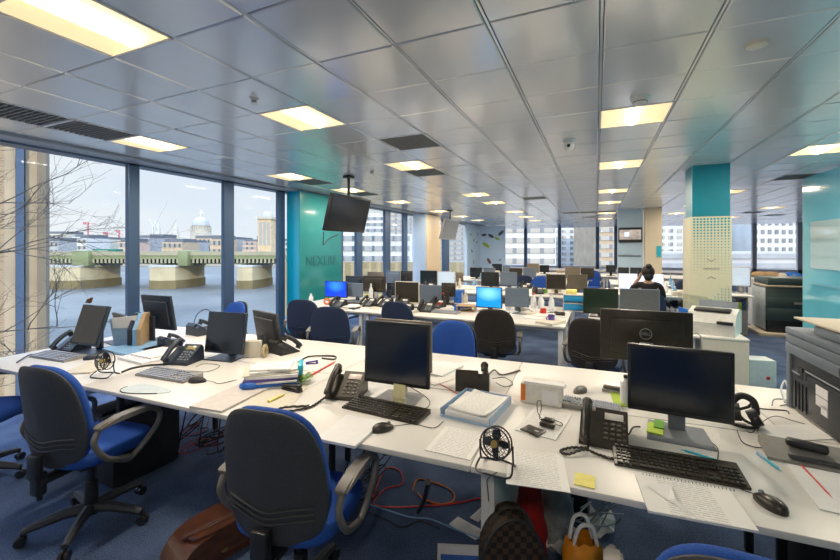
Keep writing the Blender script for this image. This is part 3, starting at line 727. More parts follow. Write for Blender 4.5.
# far bank
struct(MB().box((0, 0, 0), (900, 200, 3.4), 0, Matrix.Translation(loc(160, 330, ez+1.5)) @ Matrix.Rotation(YAW, 4, 'Z')).done('far_bank', stone('bank_stone', (.36, .33, .27), .1), smooth=False))
def building(px0, px1, ytop, d, dep_, wallc, bandc, nfl, label, cat='building', group=None, zb=ez, base=None, nwin=0, roof=None, off=0):
    c, W = ext(px0, px1, d); H_ = wy(ytop, d)
    t = thing('building', label, cat, (c.x, c.y, zb), YAW+off, group); h = H_-zb
    MB().bx(-W/2, W/2, 0, dep_, 0, h).done('wall', wallc, t, smooth=False)
    fh = (h-(base or 0))/nfl
    for k in range(nfl):
        z = (base or 0)+k*fh
        if nwin:
            for j in range(nwin):
                x = -W/2+(j+.5)*W/nwin; MB().bx(x-W/nwin*.26, x+W/nwin*.26, -.12, 0, z+fh*.28, z+fh*.78).done('window', bandc, t, smooth=False)
        else: MB().bx(-W/2+W*.02, W/2-W*.02, -.12, 0, z+fh*.3, z+fh*.82).done('window_band', bandc, t, smooth=False)
    if roof: MB().bx(-W/2*.9, W/2*.9, dep_*.1, dep_*.9, h, h*1.0+fh*.5).done('roof', roof, t, smooth=False)
    return t
wm = [stone('facade_cream', (.62, .56, .44)), stone('facade_tan', (.50, .38, .26)), stone('facade_pale', (.62, .61, .58)), stone('facade_pink', (.55, .40, .33)), stone('facade_grey', (.38, .38, .38))]
wd_ = stripes('window_band_far', (.07, .08, .09), (.26, .24, .2), 0, 3.2, .6); rf_ = stone('slate_roof', (.15, .16, .18))
rb = random.Random(5); px = 40
while px < 285:
    wpx = rb.uniform(9, 24); yt = rb.uniform(237.5, 242.5); mi = rb.randrange(5); kk = globals().get('kk', 0)+1; d_ = (258, 280, 302)[kk % 3]
    building(px, px+wpx, yt, d_, 20, wm[mi], wd_, rb.choice([3, 4, 5]), ['cream', 'tan', 'pale', 'pinkish', 'grey'][mi]+' city building on the far river bank behind the bridge', group=['cream', 'tan', 'pale', 'pinkish', 'grey'][mi]+' buildings on the far bank', roof=rf_)
    px += wpx*.92
for (a_, b_, yt, l) in ((46, 66, 234, 'taller cream block on the far bank beside the tan stone building'), (72, 92, 237, 'taller pale block on the far bank below the red crane'), (205, 232, 240, 'low wide grey block on the far bank right of the dome')):
    building(a_, b_, yt, 325, 20, wm[0] if a_ < 70 else wm[2], wd_, 5, l, roof=rf_)
c = loc(108, 240); o = MB().box((0, 0, 0), (14, 6, 1.9), .3, Matrix.Translation((c.x, c.y, wy(250.5, 240))) @ Matrix.Rotation(YAW, 4, 'Z')).done('green_hoarding', mat('hoarding_green', (.01, .12, .08), .7)); tag(o, 'dark green covered block just above the bridge deck left of centre window frame', 'building')
# cathedral
D_ = 500; pm = D_/F_PX; pale = stone('portland_stone', (.50, .46, .38), .1); ld = stone('lead_roof', (.44, .44, .44), .1)
t = thing('cathedral', 'pale domed cathedral on the skyline seen through the third window', 'cathedral', loc(201, D_, ez), YAW)
zz = lambda py: wy(py, D_)-ez
MB().bx(-24*pm, 16*pm, -8, 30, 0, zz(240)).done('nave', pale, t, smooth=False)
MB().lathe([(9.5*pm, zz(241)), (9.5*pm, zz(232)), (8.6*pm, zz(231.5)), (8.2*pm, zz(226.5)), (9*pm, zz(226))], 32).done('drum', pale, t)
for k in range(24):
    a = 2*PI*k/24; MB().cyl((8.9*pm*math.cos(a), 8.9*pm*math.sin(a), zz(231.5)), (8.9*pm*math.cos(a), 8.9*pm*math.sin(a), zz(227)), .7, n=6).done('column', pale, t)
MB().lathe([(8*pm*math.cos(a), zz(226)+(9.2*pm)*math.sin(a)) for a in [PI/2*.93*k/10 for k in range(11)]], 32).done('dome', ld, t)
MB().lathe([(1.5*pm, zz(217.5)), (1.3*pm, zz(213)), (.9*pm, zz(212.5)), (.15*pm, zz(208.5))], 12).done('lantern', pale, t)
for px_ in (158, 176):
    x = (px_-201)*pm; MB().lathe([(3*pm, 0), (3*pm, zz(234)), (2.2*pm, zz(233)), (2.2*pm, zz(229)), (.4*pm, zz(225))], 12, (x, 0, 0)).done('bell_tower', pale, t)
# campanile like brick tower
D_ = 238; pm = D_/F_PX
t = thing('brick_tower', 'tall tan brick tower with domed cap beside the blue column', 'tower', loc(264.5, D_, ez), YAW); zz = lambda py: wy(py, D_)-ez
MB().bx(-6.8*pm, 6.8*pm, 0, 9, 0, zz(219)).done('shaft', stone('tower_brick', (.58, .44, .27)), t, smooth=False)
MB().bx(-7.8*pm, 7.8*pm, -.6, 9.6, zz(219), zz(216.5)).done('cornice', pale, t, smooth=False)
MB().lathe([(5.5*pm, zz(216.5)), (5.2*pm, zz(214)), (3*pm, zz(211.5)), (1.2*pm, zz(210.5)), (1.2*pm, zz(209)), (.12*pm, zz(203))], 20, (0, 4.5, 0)).done('dome_cap', ld, t)
for k in (-1, 0, 1): MB().bx(k*4*pm-.8, k*4*pm+.8, -.15, 0, zz(245), zz(222)).done('slot_window', G['mac_grey'], t, smooth=False)
def crane(px, d, ymast, ytop, dx, col, label):
    pm = d/F_PX; t = thing('tower_crane', label, 'crane', loc(px, d, ez), YAW); zz = lambda py: wy(py, d)-ez
    MB().bx(-.6*pm, .6*pm, -.5, .5, 0, zz(ymast)).done('mast', col, t, smooth=False)
    MB().tube([(-dx*.35*pm, 0, zz(ymast+1)), (dx*pm, 0, zz(ytop))], .4*pm, 4).done('jib', col, t, smooth=False)
    MB().bx(-dx*.5*pm-.8*pm, -dx*.35*pm+.8*pm, -.6, .6, zz(ymast+2.5), zz(ymast)).done('counterweight', col, t, smooth=False)
cw = stone('crane_white', (.55, .56, .58)); crd = stone('crane_red', (.5, .2, .2))
crane(159, 470, 221, 201, 8, cw, 'white crane with a raised jib left of the dome'); crane(153, 480, 226, 220, -4, cw, 'smaller white crane near the left bell tower')
crane(88, 430, 222, 224, 8, crd, 'red crane, the largest, above the far bank'); crane(107, 450, 232, 234, 6, crd, 'short red crane just right of the largest red crane'); crane(119, 450, 230, 235, 4, crd, 'thin red crane nearest the window frame')
# modern blocks across the street
mw = stone('facade_white', (.68, .68, .66), .3); gl_ = stripes('glazing_band', (.09, .12, .14), (.26, .27, .27), 0, 1.9, .75); gl2 = stripes('glazing_band_warm', (.18, .18, .18), (.36, .33, .28), 0, 2.4, .7)
building(300, 412, 234, 75, 14, mw, gl_, 7, 'white office block with glass bands beside the green column')
building(340, 386, 216, 110, 14, mw, gl_, 12, 'taller white banded block behind the hanging television')
building(388, 470, 212, 130, 14, wm[4], gl2, 14, 'grey block seen between the blue window posts')
wl = stripes('yellow_wall', (.34, .27, .15), (.24, .19, .1), 0, 1.2, .7)
c, W = ext(280, 500, 60); o = MB().box((0, 0, 0), (W, 1, 8), 0, Matrix.Translation((c.x, c.y, wy(262, 60)-4)) @ Matrix.Rotation(YAW, 4, 'Z')).done('boundary_wall', wl, smooth=False); tag(o, 'low yellow ribbed wall outside, below the white office block', 'wall')
building(486, 556, 215, 70, 12, mw, gl2, 9, 'white banded office block outside the far window right of the leaf wall')
building(552, 600, 212, 100, 12, wm[2], gl2, 14, 'pale block with paired windows outside the middle of the far glazing', nwin=6)
building(597, 660, 218, 80, 12, wm[1], gl2, 10, 'warm tan block outside, left of the blue grey wall panel')
building(650, 725, 214, 90, 12, wm[2], gl2, 12, 'pale block outside between the cream rear column and the teal column', nwin=9)
building(752, 815, 219, 85, 12, mw, stone('window_grey', (.25, .25, .25)), 9, 'white block with a grid of square windows outside on the right', nwin=9)
building(722, 752, 220, 106, 12, stone('facade_lilac', (.55, .54, .56)), gl2, 12, 'greyish block left of the grid windowed white block')
building(640, 860, 252, 45, 6, stone('terrace_grey', (.52, .50, .50), .3), wm[4], 2, 'low grey parapet building outside the right windows', base=8)

# ------------------------------------------------------------------ office chairs
XMM = Matrix(((0, 0, 1, 0), (1, 0, 0, 0), (0, 1, 0, 0), (0, 0, 0, 1)))
def make_chair(shellm, fab, scale=1.0):
    t = thing('office_chair', '', 'chair')
    cur = lambda x, z: 1.15*x*x
    T = Matrix.Translation((0, -.245, .715)) @ Matrix.Rotation(math.radians(7), 4, 'X')
    MB().pad(.222, .268, .05, 3.0, .10, cur, T, off=.035).done('backrest', fab, t)
    sh = MB().pad(.232, .278, .022, 3.0, .10, cur, T, off=-.004)
    for i, z in enumerate((-.13, -.155, -.18)):
        sh.tube(crom([T @ Vector((x, cur(x, 0)-.019, z-.0-abs(x)*.0+(.02 if abs(x) > .1 else 0))) for x in (-.19, -.11, 0, .11, .19)], 5), .0055, 6)
    sh.done('back_shell', shellm, t)
    MB().box((0, -.27, .47), (.075, .04, .13), .01).box((0, -.255, .38), (.06, .05, .12), .01).box((0, -.13, .385), (.07, .27, .03), .008).cyl((0, -.25, .29), (0, -.25, .35), .013).done('back_bracket', G['black_plastic'], t)
    S = Matrix.Translation((0, .02, .455)) @ Matrix.Rotation(-PI/2, 4, 'X')
    MB().pad(.235, .235, .085, 3.6, 0, lambda x, z: -.25*x*x-(.6*(z+.1)**2 if z < -.1 else 0), S).done('seat', fab, t)
    MB().box((0, .0, .405), (.26, .26, .05), .02).cyl((.05, 0, .39), (.23, .03, .385), .006).box((.24, .03, .385), (.04, .02, .008), .003).done('mechanism', G['black_plastic'], t)
    for sx in (-1, 1):
        x = sx*.275
        ap = MB(); tp = [(-.17, .652), (-.15, .668), (-.05, .682), (.06, .682), (.13, .672), (.155, .655)]; bt_ = [(.145, .642), (.05, .655), (-.05, .655), (-.15, .642)]
        ap.box((0, 0, 0), (0.001, .001, .001)) if False else None
        for xx0, xx1, q_ in ((-.028, .028, 0),): ap.prism(tp+bt_, x+xx0, x+xx1, XMM)
        bmesh.ops.bevel(ap.bm, geom=[e for e in ap.bm.edges], offset=.008, segments=2, affect='EDGES')
        a = ap.done('armrest', G['arm_grey'], t)
        MB().tube(crom([(x, .14, .655), (x, .20, .61), (x, .18, .53), (x*.98, .06, .43), (x*.85, .02, .40), (x*.5, .0, .40)], 6), .015, 10).tube(crom([(x, -.14, .65), (x, -.17, .58), (x, -.10, .47), (x*.97, .03, .42)], 6), .015, 10).done('arm_support', G['arm_grey'], a)
    MB().cyl((0, 0, .10), (0, 0, .26), .035, .03, 18).cyl((0, 0, .26), (0, 0, .39), .018, n=14).done('gas_column', G['black_plastic'], t)
    MB().cyl((0, 0, .07), (0, 0, .125), .045, .035, 18).done('base_hub', G['black_plastic'], t)
    for k in range(5):
        a = 2*PI*k/5+.3; c, s_ = math.cos(a), math.sin(a)
        l = MB().tube([(c*.02, s_*.02, .10), (c*.12, s_*.12, .105), (c*.24, s_*.24, .085), (c*.29, s_*.29, .072)], [.032, .029, .022, .018], 8).done('base_leg', G['shell_grey'], t)
        p_ = MB()
        for e in (-1, 1): p_.cyl((c*.295-s_*.013*e-s_*.008*e, s_*.295+c*.013*e+c*.008*e, .026), (c*.295-s_*.005*e, s_*.295+c*.005*e, .026), .026, n=14)
        p_.cyl((c*.29, s_*.29, .02), (c*.29, s_*.29, .07), .008).done('caster', G['black_plastic'], l)
    return t
PC = {'blue': make_chair(G['shell_grey'], G['blue_fabric']), 'navy': make_chair(G['navy_fabric'], G['navy_fabric']), 'dark': make_chair(mat('shell_brown', (.035, .028, .022), .5), G['navy_fabric'])}
used = set()
def chair(kind, x, y, rz, label, sc_=1, group=None):
    o = PC[kind] if kind not in used else copy_tree(PC[kind]); used.add(kind)
    o.location = (x, y, 0); o.rotation_euler = (0, 0, math.radians(rz)); o.scale = (sc_, sc_, sc_*(.935 if y > 2.8 else 1)); o['label'] = label; o['category'] = 'chair'
    if group: o['group'] = group
    return o
chair('blue', -2.68, 1.34, 7, 'blue office chair with grey back shell and full five star base showing, on the left')
chair('blue', -1.20, 1.40, 8, 'largest blue office chair, grey ribbed back towards us, in front of the desks')
chair('blue', .315, 1.262, 0, 'blue office chair whose top edge shows at the bottom right of the desks', .98)
chair('blue', -3.92, 1.25, -55, 'office chair cut off at the left, blue seat and dark arm beside the window')
chair('blue', -1.22, 3.30, 178, 'bright blue chair facing us across the front desks')
chair('blue', -4.15, 3.42, 170, 'blue chair top showing above the blue looking monitor by the window')
chair('dark', -1.08, 4.62, 8, 'black backed chair before the lit sky blue screen')
chair('navy', -2.93, 4.02, 22, 'dark navy chair standing alone behind the front desks, nearest the lit royal blue screen')
chair('navy', -3.62, 4.40, 15, 'dark navy chair between the green column and another navy chair')
chair('navy', -2.33, 4.72, 0, 'dark rounded chair below the silver framed monitor')
chair('dark', .0, 4.42, -14, 'large dark chair before the greenish black monitor')
chair('blue', *loc(538, 9.4)[:2], 170, 'far blue chair right of the blue grey monitor pair', 1)
chair('navy', *loc(524, 10.1)[:2], 10, 'far dark chair left of the far blue chair')
chair('blue', -.15, 12.75, 170, 'furthest blue chair in the fifth bench below the middle windows')
chair('navy', *loc(669, 8.6)[:2], 60, 'navy chair turned sideways left of the teal column')
chair('navy', *loc(681, 8.3)[:2], 60, 'second navy chair turned sideways, nearest the teal column')
for k in list(PC):
    if k not in used: pass
# ------------------------------------------------------------------ desk things
def keyboard(p, rz, wd, dark, label, dp=.155):
    t = thing('keyboard', label, 'keyboard', p, rz); K = KEYS_D if dark else KEYS_G; B = G['brown_black'] if dark else G['mac_grey']
    MB().prism([(-dp/2, 0), (dp/2, 0), (dp/2, .024), (-dp/2, .010)], -wd/2, wd/2, Matrix(((0, 0, 1, 0), (1, 0, 0, 0), (0, 1, 0, 0), (0, 0, 0, 1)))).done('body', B, t, smooth=False)
    kb = MB(); sl_ = .014/dp
    def key(x0, x1, r_):
        y = dp/2-.018-r_*.0225-(.006 if r_ else 0); z = .012+(y+dp/2)*sl_
        kb.box(((x0+x1)/2, y-.0085, z+.002), (x1-x0-.003, .0165, .007), .0015)
    u = (wd-.02)/22.5
    for r_ in range(6):
        x = -wd/2+.01
        if r_ == 5:
            for k, q in enumerate((1.3, 1.3, 1.3, 6, 1.3, 1.3, 1.3, 1.2)): key(x, x+q*u, r_); x += q*u
        else:
            for k in range(15): key(x, x+u, r_); x += u
        x = -wd/2+.01+15.4*u
        for k in range(3):
            if r_ not in (3,) and not (r_ == 4 and k != 1): key(x+k*u, x+(k+1)*u, r_)
        x += 3.3*u
        if r_:
            for k in range(4): key(x+k*u*.93, x+(k+1)*u*.93, r_)
    kb.done('keys', K, t, smooth=False); return t
def mouse(p, rz, label, m_='brown_black', cable=None):
    t = thing('computer_mouse', label, 'mouse', p, rz)
    vs = []; fs = []; n_ = 20; prof = [(1, 0), (1.02, .25), (.93, .6), (.7, .85), (.35, .98), (.01, 1)]
    for k, h in prof:
        for i in range(n_):
            a = 2*PI*i/n_; y = .055*k*math.sin(a); x = .031*k*math.cos(a)*(1-.12*math.sin(a)); vs.append((x, y, .034*h*(1-.25*y/.055*(1 if y > 0 else .4))))
    for j in range(len(prof)-1):
        for i in range(n_): fs.append([j*n_+i, j*n_+(i+1) % n_, (j+1)*n_+(i+1) % n_, (j+1)*n_+i])
    fs.append(list(range(n_))[::-1]); MB().add(vs, fs).done('body', G[m_], t)
    MB().cyl((-.004, .03, .029), (.004, .03, .029), .008, n=12).done('scroll_wheel', G['grey_plastic'], t)
    if cable: MB().tube(crom([(0, .054, .008)]+cable, 6), .0018, 5).done('cable', G['soft_black'], t)
    return t
def phone(p, rz, label, m_='brown_black', disp=(.7, .68, .62), sc_=1, cord=None):
    t = thing('desk_phone', label, 'telephone', p, rz); t.scale = (sc_,)*3
    B = G[m_]; XM = Matrix(((0, 0, 1, 0), (1, 0, 0, 0), (0, 1, 0, 0), (0, 0, 0, 1)))
    MB().prism([(-.085, 0), (.09, 0), (.085, .095), (.06, .118), (-.085, .022)], -.035, .095, XM).prism([(-.085, 0), (.09, 0), (.085, .08), (.06, .10), (-.085, .012)], -.098, -.033, XM).done('body', B, t, smooth=False)
    sl_ = math.atan2(.096, .145); R = Matrix.Translation((.030, -.085, .022)) @ Matrix.Rotation(sl_, 4, 'X')
    dm = mat('phone_display', disp, .3)
    MB().box((.01, .135, .002), (.075, .034, .004), .002, R).done('display', dm, t)
    kp = MB()
    for r_ in range(4):
        for c in range(3): kp.box((-.022+c*.026, .025+r_*.023, .002), (.017, .013, .006), .003, R)
    for r_ in range(4): kp.box((.050, .03+r_*.028, .001), (.012, .014, .004), .002, R)
    kp.done('keypad', G['grey_plastic'] if m_ != 'brown_black' else mat('keypad_brown', (.10, .085, .06), .4), t)
    H = Matrix.Translation((-.07, -.085, .012)) @ Matrix.Rotation(sl_, 4, 'X')
    hs = MB(); hs.tube(crom([H @ Vector(q) for q in ((0, -.008, .035), (0, .02, .046), (0, .09, .056), (0, .155, .05), (0, .185, .036))], 5), [.016]+[.021]*4+[.018]*12+[.022]*3+[.016], 12)
    hs.tube([H @ Vector((0, .01, .04)), H @ Vector((0, .01, .012))], .021, 12).tube([H @ Vector((0, .168, .04)), H @ Vector((0, .168, .012))], .021, 12)
    hs.done('handset', B, t)
    if cord:
        P = crom([(-.07, -.09, .03)]+cord, 14); co = []
        for i, q in enumerate(P): a = i*1.6; co.append(q+Vector((0, math.cos(a)*.0018, max(math.sin(a)*.0018, -.001))))
        MB().tube(co, .0055, 7).done('cord', B, t)
    return t
def fan(p, rz, label, r=.062):
    t = thing('desk_fan', label, 'fan', p, rz); cz = r+.045; B = G['black_plastic']
    T = Matrix.Translation((0, 0, cz)) @ Matrix.Rotation(math.radians(78), 4, 'X')
    g = MB()
    def ring(rr, z, th): g.tube([(rr*math.cos(2*PI*k/32), rr*math.sin(2*PI*k/32), z) for k in range(32)], th, 5, True, T)
    ring(r, .018, .0035); ring(r, -.018, .0035)
    for rr in (.035, .55, .78): ring(r*rr if rr > .1 else .016, .024 if rr < .8 else .022, .0012)
    for k in range(24):
        a = 2*PI*k/24; c, s_ = math.cos(a), math.sin(a)
        g.tube([(c*.014, s_*.014, .026), (c*r*.7, s_*r*.7, .025), (c*r, s_*r, .018)], .0010, 4, False, T)
        g.tube([(c*.014, s_*.014, -.024), (c*r, s_*r, -.018)], .0010, 4, False, T)
    g.done('guard', B, t)
    bl = MB()
    for k in range(4):
        R = T @ Matrix.Rotation(k*PI/2, 4, 'Z') @ Matrix.Rotation(.5, 4, 'X')
        bl.prism([(.008, -.008), (r*.5, -.02), (r*.85, -.012), (r*.85, .014), (r*.45, .018), (.008, .008)], -.001, .001, R)
    bl.done('blades', G['navy_black'], t); MB().cyl((0, 0, .012), (0, 0, .03), .015, .013, 16, T).cyl((0, 0, -.03), (0, 0, -.005), .018, n=16, M=T).done('hub', G['brass'], t)
    st = MB(); w_ = r+.008
    st.tube(crom([(-w_, 0, cz), (-w_, .01, .03), (-w_+.004, .05, .006), (0, .065, .006), (w_-.004, .05, .006), (w_, .01, .03), (w_, 0, cz)], 6), .004, 7)
    st.tube(crom([(-w_, .0, .03), (-w_, -.045, .006), (0, -.06, .006), (w_, -.045, .006), (w_, 0, .03)], 6), .004, 7)
    st.done('stand', B, t); return t
def sheet(p, rz, wd, l, th, m_, label, cat='paper', name='paper_sheet', curl=0, group=None):
    vs = []; fs = []; nx_, ny_ = 6, 8
    for k in (1, 0):
        for j in range(ny_+1):
            for i in range(nx_+1):
                x = -wd/2+wd*i/nx_; y = -l/2+l*j/ny_; z = k*th+.0005+(curl*((i/nx_-.5)*2)**4*((j/ny_-.5)*2)**2)
                vs.append((x, y, z))
    N = (nx_+1)*(ny_+1); g = lambda k, i, j: k*N+j*(nx_+1)+i
    for j in range(ny_):
        for i in range(nx_): fs.append([g(0, i, j), g(0, i+1, j), g(0, i+1, j+1), g(0, i, j+1)]); fs.append([g(1, i, j), g(1, i, j+1), g(1, i+1, j+1), g(1, i+1, j)])
    for i in range(nx_): fs.append([g(0, i, 0), g(1, i, 0), g(1, i+1, 0), g(0, i+1, 0)]); fs.append([g(0, i, ny_), g(0, i+1, ny_), g(1, i+1, ny_), g(1, i, ny_)])
    for j in range(ny_): fs.append([g(0, 0, j), g(0, 0, j+1), g(1, 0, j+1), g(1, 0, j)]); fs.append([g(0, nx_, j), g(1, nx_, j), g(1, nx_, j+1), g(0, nx_, j+1)])
    o = MB().add(vs, fs).done(name, G[m_] if isinstance(m_, str) else m_); o.location = p; o.rotation_euler = (0, 0, rz)
    return tag(o, label, cat, group)
def quad(c4, th, m_, label, cat='paper', name='paper_sheet', z=DT, n_=1):     # a sheet given by its four corners on the desk
    P = [at(px, py, z) for px, py in c4]; c = sum(P, Vector())/4; e = (P[1]-P[0])+(P[2]-P[3]); rz = math.atan2(e.y, e.x)
    wd = ((P[1]-P[0]).length+(P[2]-P[3]).length)/2; l = ((P[3]-P[0]).length+(P[2]-P[1]).length)/2
    return sheet(c, rz, wd, l, th, m_, label, cat, name)
def cable(pts, r, m_, label, name='cable', k=6, group=None):
    o = MB().tube(crom(pts, k), r, 6).done(name, G[m_]); return tag(o, label, 'cable', group)
def A(px, py, z=DT): return at(px, py, z)
rad = math.radians
# -- left desks
phone(A(72, 350), rad(12), 'blue black desk phone at the left end beside the tilted monitor', 'navy_black', (.3, .5, .7), 1.0)
keyboard(A(58, 357.5), rad(4), .44, False, 'grey keyboard below the tilted monitor at the left end')
mouse(A(92, 359), rad(-30), 'dark mouse right of the left grey keyboard', 'navy_black')
quad([(60, 375), (92, 374), (112, 363), (88, 364)], .012, 'cream_card', 'cream pad with a brown edge in front of the left grey keyboard', 'notepad', 'notepad')
cable([A(17, 363)+Vector((0, 0, .005)), A(28, 357)+Vector((0, 0, .012)), A(36, 355)+Vector((0, 0, .008)), A(47, 352)+Vector((0, 0, .01))], .006, 'navy_black', 'dark cord trailing left from the blue black phone')
fan(A(105, 376), rad(12), 'small wire desk fan on the left desk behind the left chair', .060)
keyboard(A(169, 376), rad(3), .45, False, 'grey keyboard before the second black desk phone')
mouse(A(197.5, 382), rad(-62), 'dark mouse right of the middle grey keyboard', 'soft_black', [(.01, .10, .004), (.05, .16, .003), (-.02, .24, .003)])
t = thing('mouse_mat', 'pale blue grey mat with a dark curved rim in front of the middle keyboard', 'mat', A(146, 390), rad(-2))
mp_ = [(-.16, -.02), (-.13, -.075), (-.04, -.085), (.13, -.01), (.15, .06), (-.12, .06)]
pts = crom([(*q, 0) for q in mp_], 5, True); MB().prism([(q.x, q.y) for q in pts], 0, .003).done('mat_surface', mat('mat_blue_grey', (.48, .56, .58), .5), t)
MB().tube([(q.x, q.y, .003) for q in pts[:16]], .003, 6).done('rim', G['soft_black'], t)
phone(A(184, 362), rad(14), 'black desk phone in front of the blue looking monitor', 'navy_black', (.35, .3, .14), 1.05)
cable([A(122, 373)+Vector((0, 0, .006)), A(133, 369)+Vector((0, 0, .008)), A(150, 366)+Vector((0, 0, .006)), A(166, 365)+Vector((0, 0, .006))], .007, 'brown_black', 'thick dark cord lying in front of the newspapers on the left desk')
phone(A(200, 334), rad(175), 'dark phone across the desk near the second window frame', 'navy_black')
cable([A(193, 331)+Vector((0, 0, .04)), A(197, 325)+Vector((0, 0, .12)), A(206, 323)+Vector((0, 0, .16)), A(212, 326)+Vector((0, 0, .14))], .006, 'navy_black', 'arched dark headset band over the far left phone', 'headset_band')
# clutter between left monitors
quad([(112, 352), (137, 357), (163, 346), (140, 341)], .02, 'light_blue', 'pale blue plastic folder lying by the dark cord on the left desk', 'folder', 'folder')
quad([(125, 360), (150, 366), (170, 357), (146, 351)], .018, 'text_dense', 'folded newspaper beside the black desk phone', 'newspaper', 'newspaper')
quad([(142, 358), (163, 362), (172, 354), (152, 350)], .03, 'paper', 'white thick booklet left of the black desk phone', 'booklet', 'booklet')
quad([(100, 351), (118, 353), (130, 346), (113, 344)], .006, 'light_blue', 'blue tinted sheet right of the tilted monitor', 'paper')
p = A(122, 346); t = thing('document_sleeve', 'upright pale blue plastic sleeve holding papers behind the tilted monitor', 'sleeve', p, rad(30))
MB().prism([(-.06, 0), (.07, 0), (.13, .24), (-.10, .24)], -.006, .006, MY).done('sleeve', mat('sleeve_blue', (.30, .45, .60), .25), t, smooth=False)
MB().prism([(-.07, .16), (.10, .16), (.13, .27), (-.08, .25)], -.004, .009, MY).done('papers', G['paper'], t, smooth=False)
for i, (px, c, l) in enumerate(((134.5, 'navy_black', 'dark blue magazine file beside the pale blue sleeve'), (139.5, 'light_blue', 'light blue magazine file between two dark ones'), (143.5, 'cardboard', 'brown magazine file, rightmost of three upright ones'))):
    p = A(px, 345); o = MB().prism([(-.11, 0), (.11, 0), (.11, .28), (.02, .28), (-.11, .16)], -.016, .016, Matrix(((0, 0, 1, 0), (1, 0, 0, 0), (0, 1, 0, 0), (0, 0, 0, 1)))).done('magazine_file', G[c], smooth=False); o.location = p; o.rotation_euler = (0, 0, rad(40)); tag(o, l, 'magazine file')
p = A(86, 352); o = MB().ball((0, 0, 0), .022, (1.6, .7, 1), 10).ball((.03, 0, .02), .013).tube([(-.03, 0, 0), (-.05, 0, -.02)], .006, 6).tube([(.04, 0, .025), (.055, 0, .03)], .003, 5).done('bird_ornament', mat('ornament_brown', (.14, .06, .03), .6))
pm_ = at(86, 303, 1.0); q = Vector((A(92, 352).x-.06, A(92, 352).y+.09, 0)); q = A(92, 352); o.location = (q.x-.13, q.y+.045, zat(303.5, q.x, q.y+.08)+.020); tag(o, 'little brown toy bird perched on top of the tilted monitor', 'ornament')
t = phone(A(170, 346.5), rad(172), 'low dark phone behind the folded newspaper', 'navy_black', sc_=.8)
quad([(146, 352), (158, 354), (166, 350), (153, 347)], .02, mat('pack_pink', (.6, .42, .42), .5), 'pink and white packet beside the low dark phone', 'packet', 'packet')
# big grey pad and tray stack
quad([(191, 408), (222, 414), (270, 388), (240, 385)], .012, mat('pad_grey', (.58, .54, .52), .8), 'large pale grey sheet pad left of the stacked trays', 'pad', 'desk_pad')
quad([(226, 416), (280, 409), (313, 387), (275, 382)], .002, 'cream_card', 'cream sheet under the yellow highlighter', 'paper')
P0 = A(266, 385); t = thing('paper_stack', 'untidy stack of white trays, books and papers with a teal end, in the desk middle', 'paper stack', P0, rad(38))
lay = [(.34, .25, .0, .012, 'silver', 0), (.33, .24, .012, .022, 'blue_plastic', 4), (.30, .24, .034, .012, 'paper', -3), (.32, .24, .046, .016, 'purple', 2), (.31, .23, .062, .02, 'paper', -2), (.33, .22, .082, .008, 'cream_card', 3), (.28, .2, .09, .014, 'paper', 8), (.24, .18, .104, .012, 'text_page', -6)]
for i, (a_, b_, z_, h_, c_, r_) in enumerate(lay):
    MB().box((.04+.006*(-1)**i, .03, z_+h_/2), (a_, b_, h_-.001), .002, Matrix.Rotation(rad(r_), 4, 'Z')).done(['tray', 'blue_folder', 'papers', 'purple_folder', 'paper_bundle', 'card_file', 'papers', 'printed_page'][i], G[c_], t, smooth=False)
MB().box((.21, .05, .085), (.03, .16, .06), .004).done('teal_box_end', G['cyan'], t)
MB().tube(crom([(-.13, -.06, .025), (-.10, -.09, .035), (-.05, -.09, .03)], 5), .02, 10).done('blue_wrapper', G['blue_plastic'], t)
p = A(301, 383); bmn = MB(); rl = random.Random(3)
for k in range(11):
    a = k*.57; c, s_ = math.cos(a), math.sin(a); b0 = Vector((c*.02, s_*.02, .01+.012*(k % 3))); b1 = b0+Vector((c*.04, s_*.04, .02)); w_ = Vector((-s_, c, rl.uniform(-.3, .6)))*.022
    bmn.add([b0-w_*.6, b0+w_*.6, b1+w_, b1+Vector((c, s_, -.3))*.02, b1-w_], [[0, 1, 2, 3, 4]])
bmn.ball((0, 0, .03), .028, (1.2, 1, .9), 10)
o = bmn.done('crumpled_wrapper', mat('green_wrapper', (.16, .28, .07), .5, var=.5, scale=60)); o.location = p; tag(o, 'crumpled green leaf like wrapper at the right of the stack', 'wrapper')
def stapler(p, rz, m_, label, s_=1):
    t = thing('stapler', label, 'stapler', p, rz); t.scale = (s_,)*3
    MB().box((0, 0, .006), (.15, .034, .012), .005).done('base', G[m_], t)
    MB().box((0, 0, .03), (.155, .028, .018), .008, Matrix.Rotation(-.12, 4, 'Y')).box((.06, 0, .018), (.03, .026, .02), .004).done('arm', G[m_], t); return t
stapler(A(292, 391), rad(-4), 'soft_black', 'black stapler lying beside the yellow highlighter', 1.0)
stapler(A(312, 364), rad(35), 'purple', 'small purple stapler beyond the stack', .6)
def pen(a_, b_, r, m_, label, cat='pen', name='pen', cap=None):
    t = thing(name, label, cat, a_); e = b_-a_; dn = e.normalized(); z = Vector((0, 0, r+.0005))
    MB().cyl(z, e*.88+z, r, n=10).cyl(e*.88+z, e+z, r*.8, r*.25, 8).done('barrel', G[m_], t)
    MB().cyl(z-dn*.004, e*.32+z, r*1.12, n=10).box(tuple(e*.16+z+Vector((0, 0, r))), (.003, .003, .002)).done('cap', G[cap or m_], t); return t
pen(A(269, 403), A(285, 395.5), .008, 'yellow_note', 'fat yellow highlighter in front of the black stapler', 'highlighter', 'highlighter')
pen(A(308, 378), A(336, 362), .006, 'red', 'long dark red ruler like stick behind the desk phone', 'ruler', 'ruler')
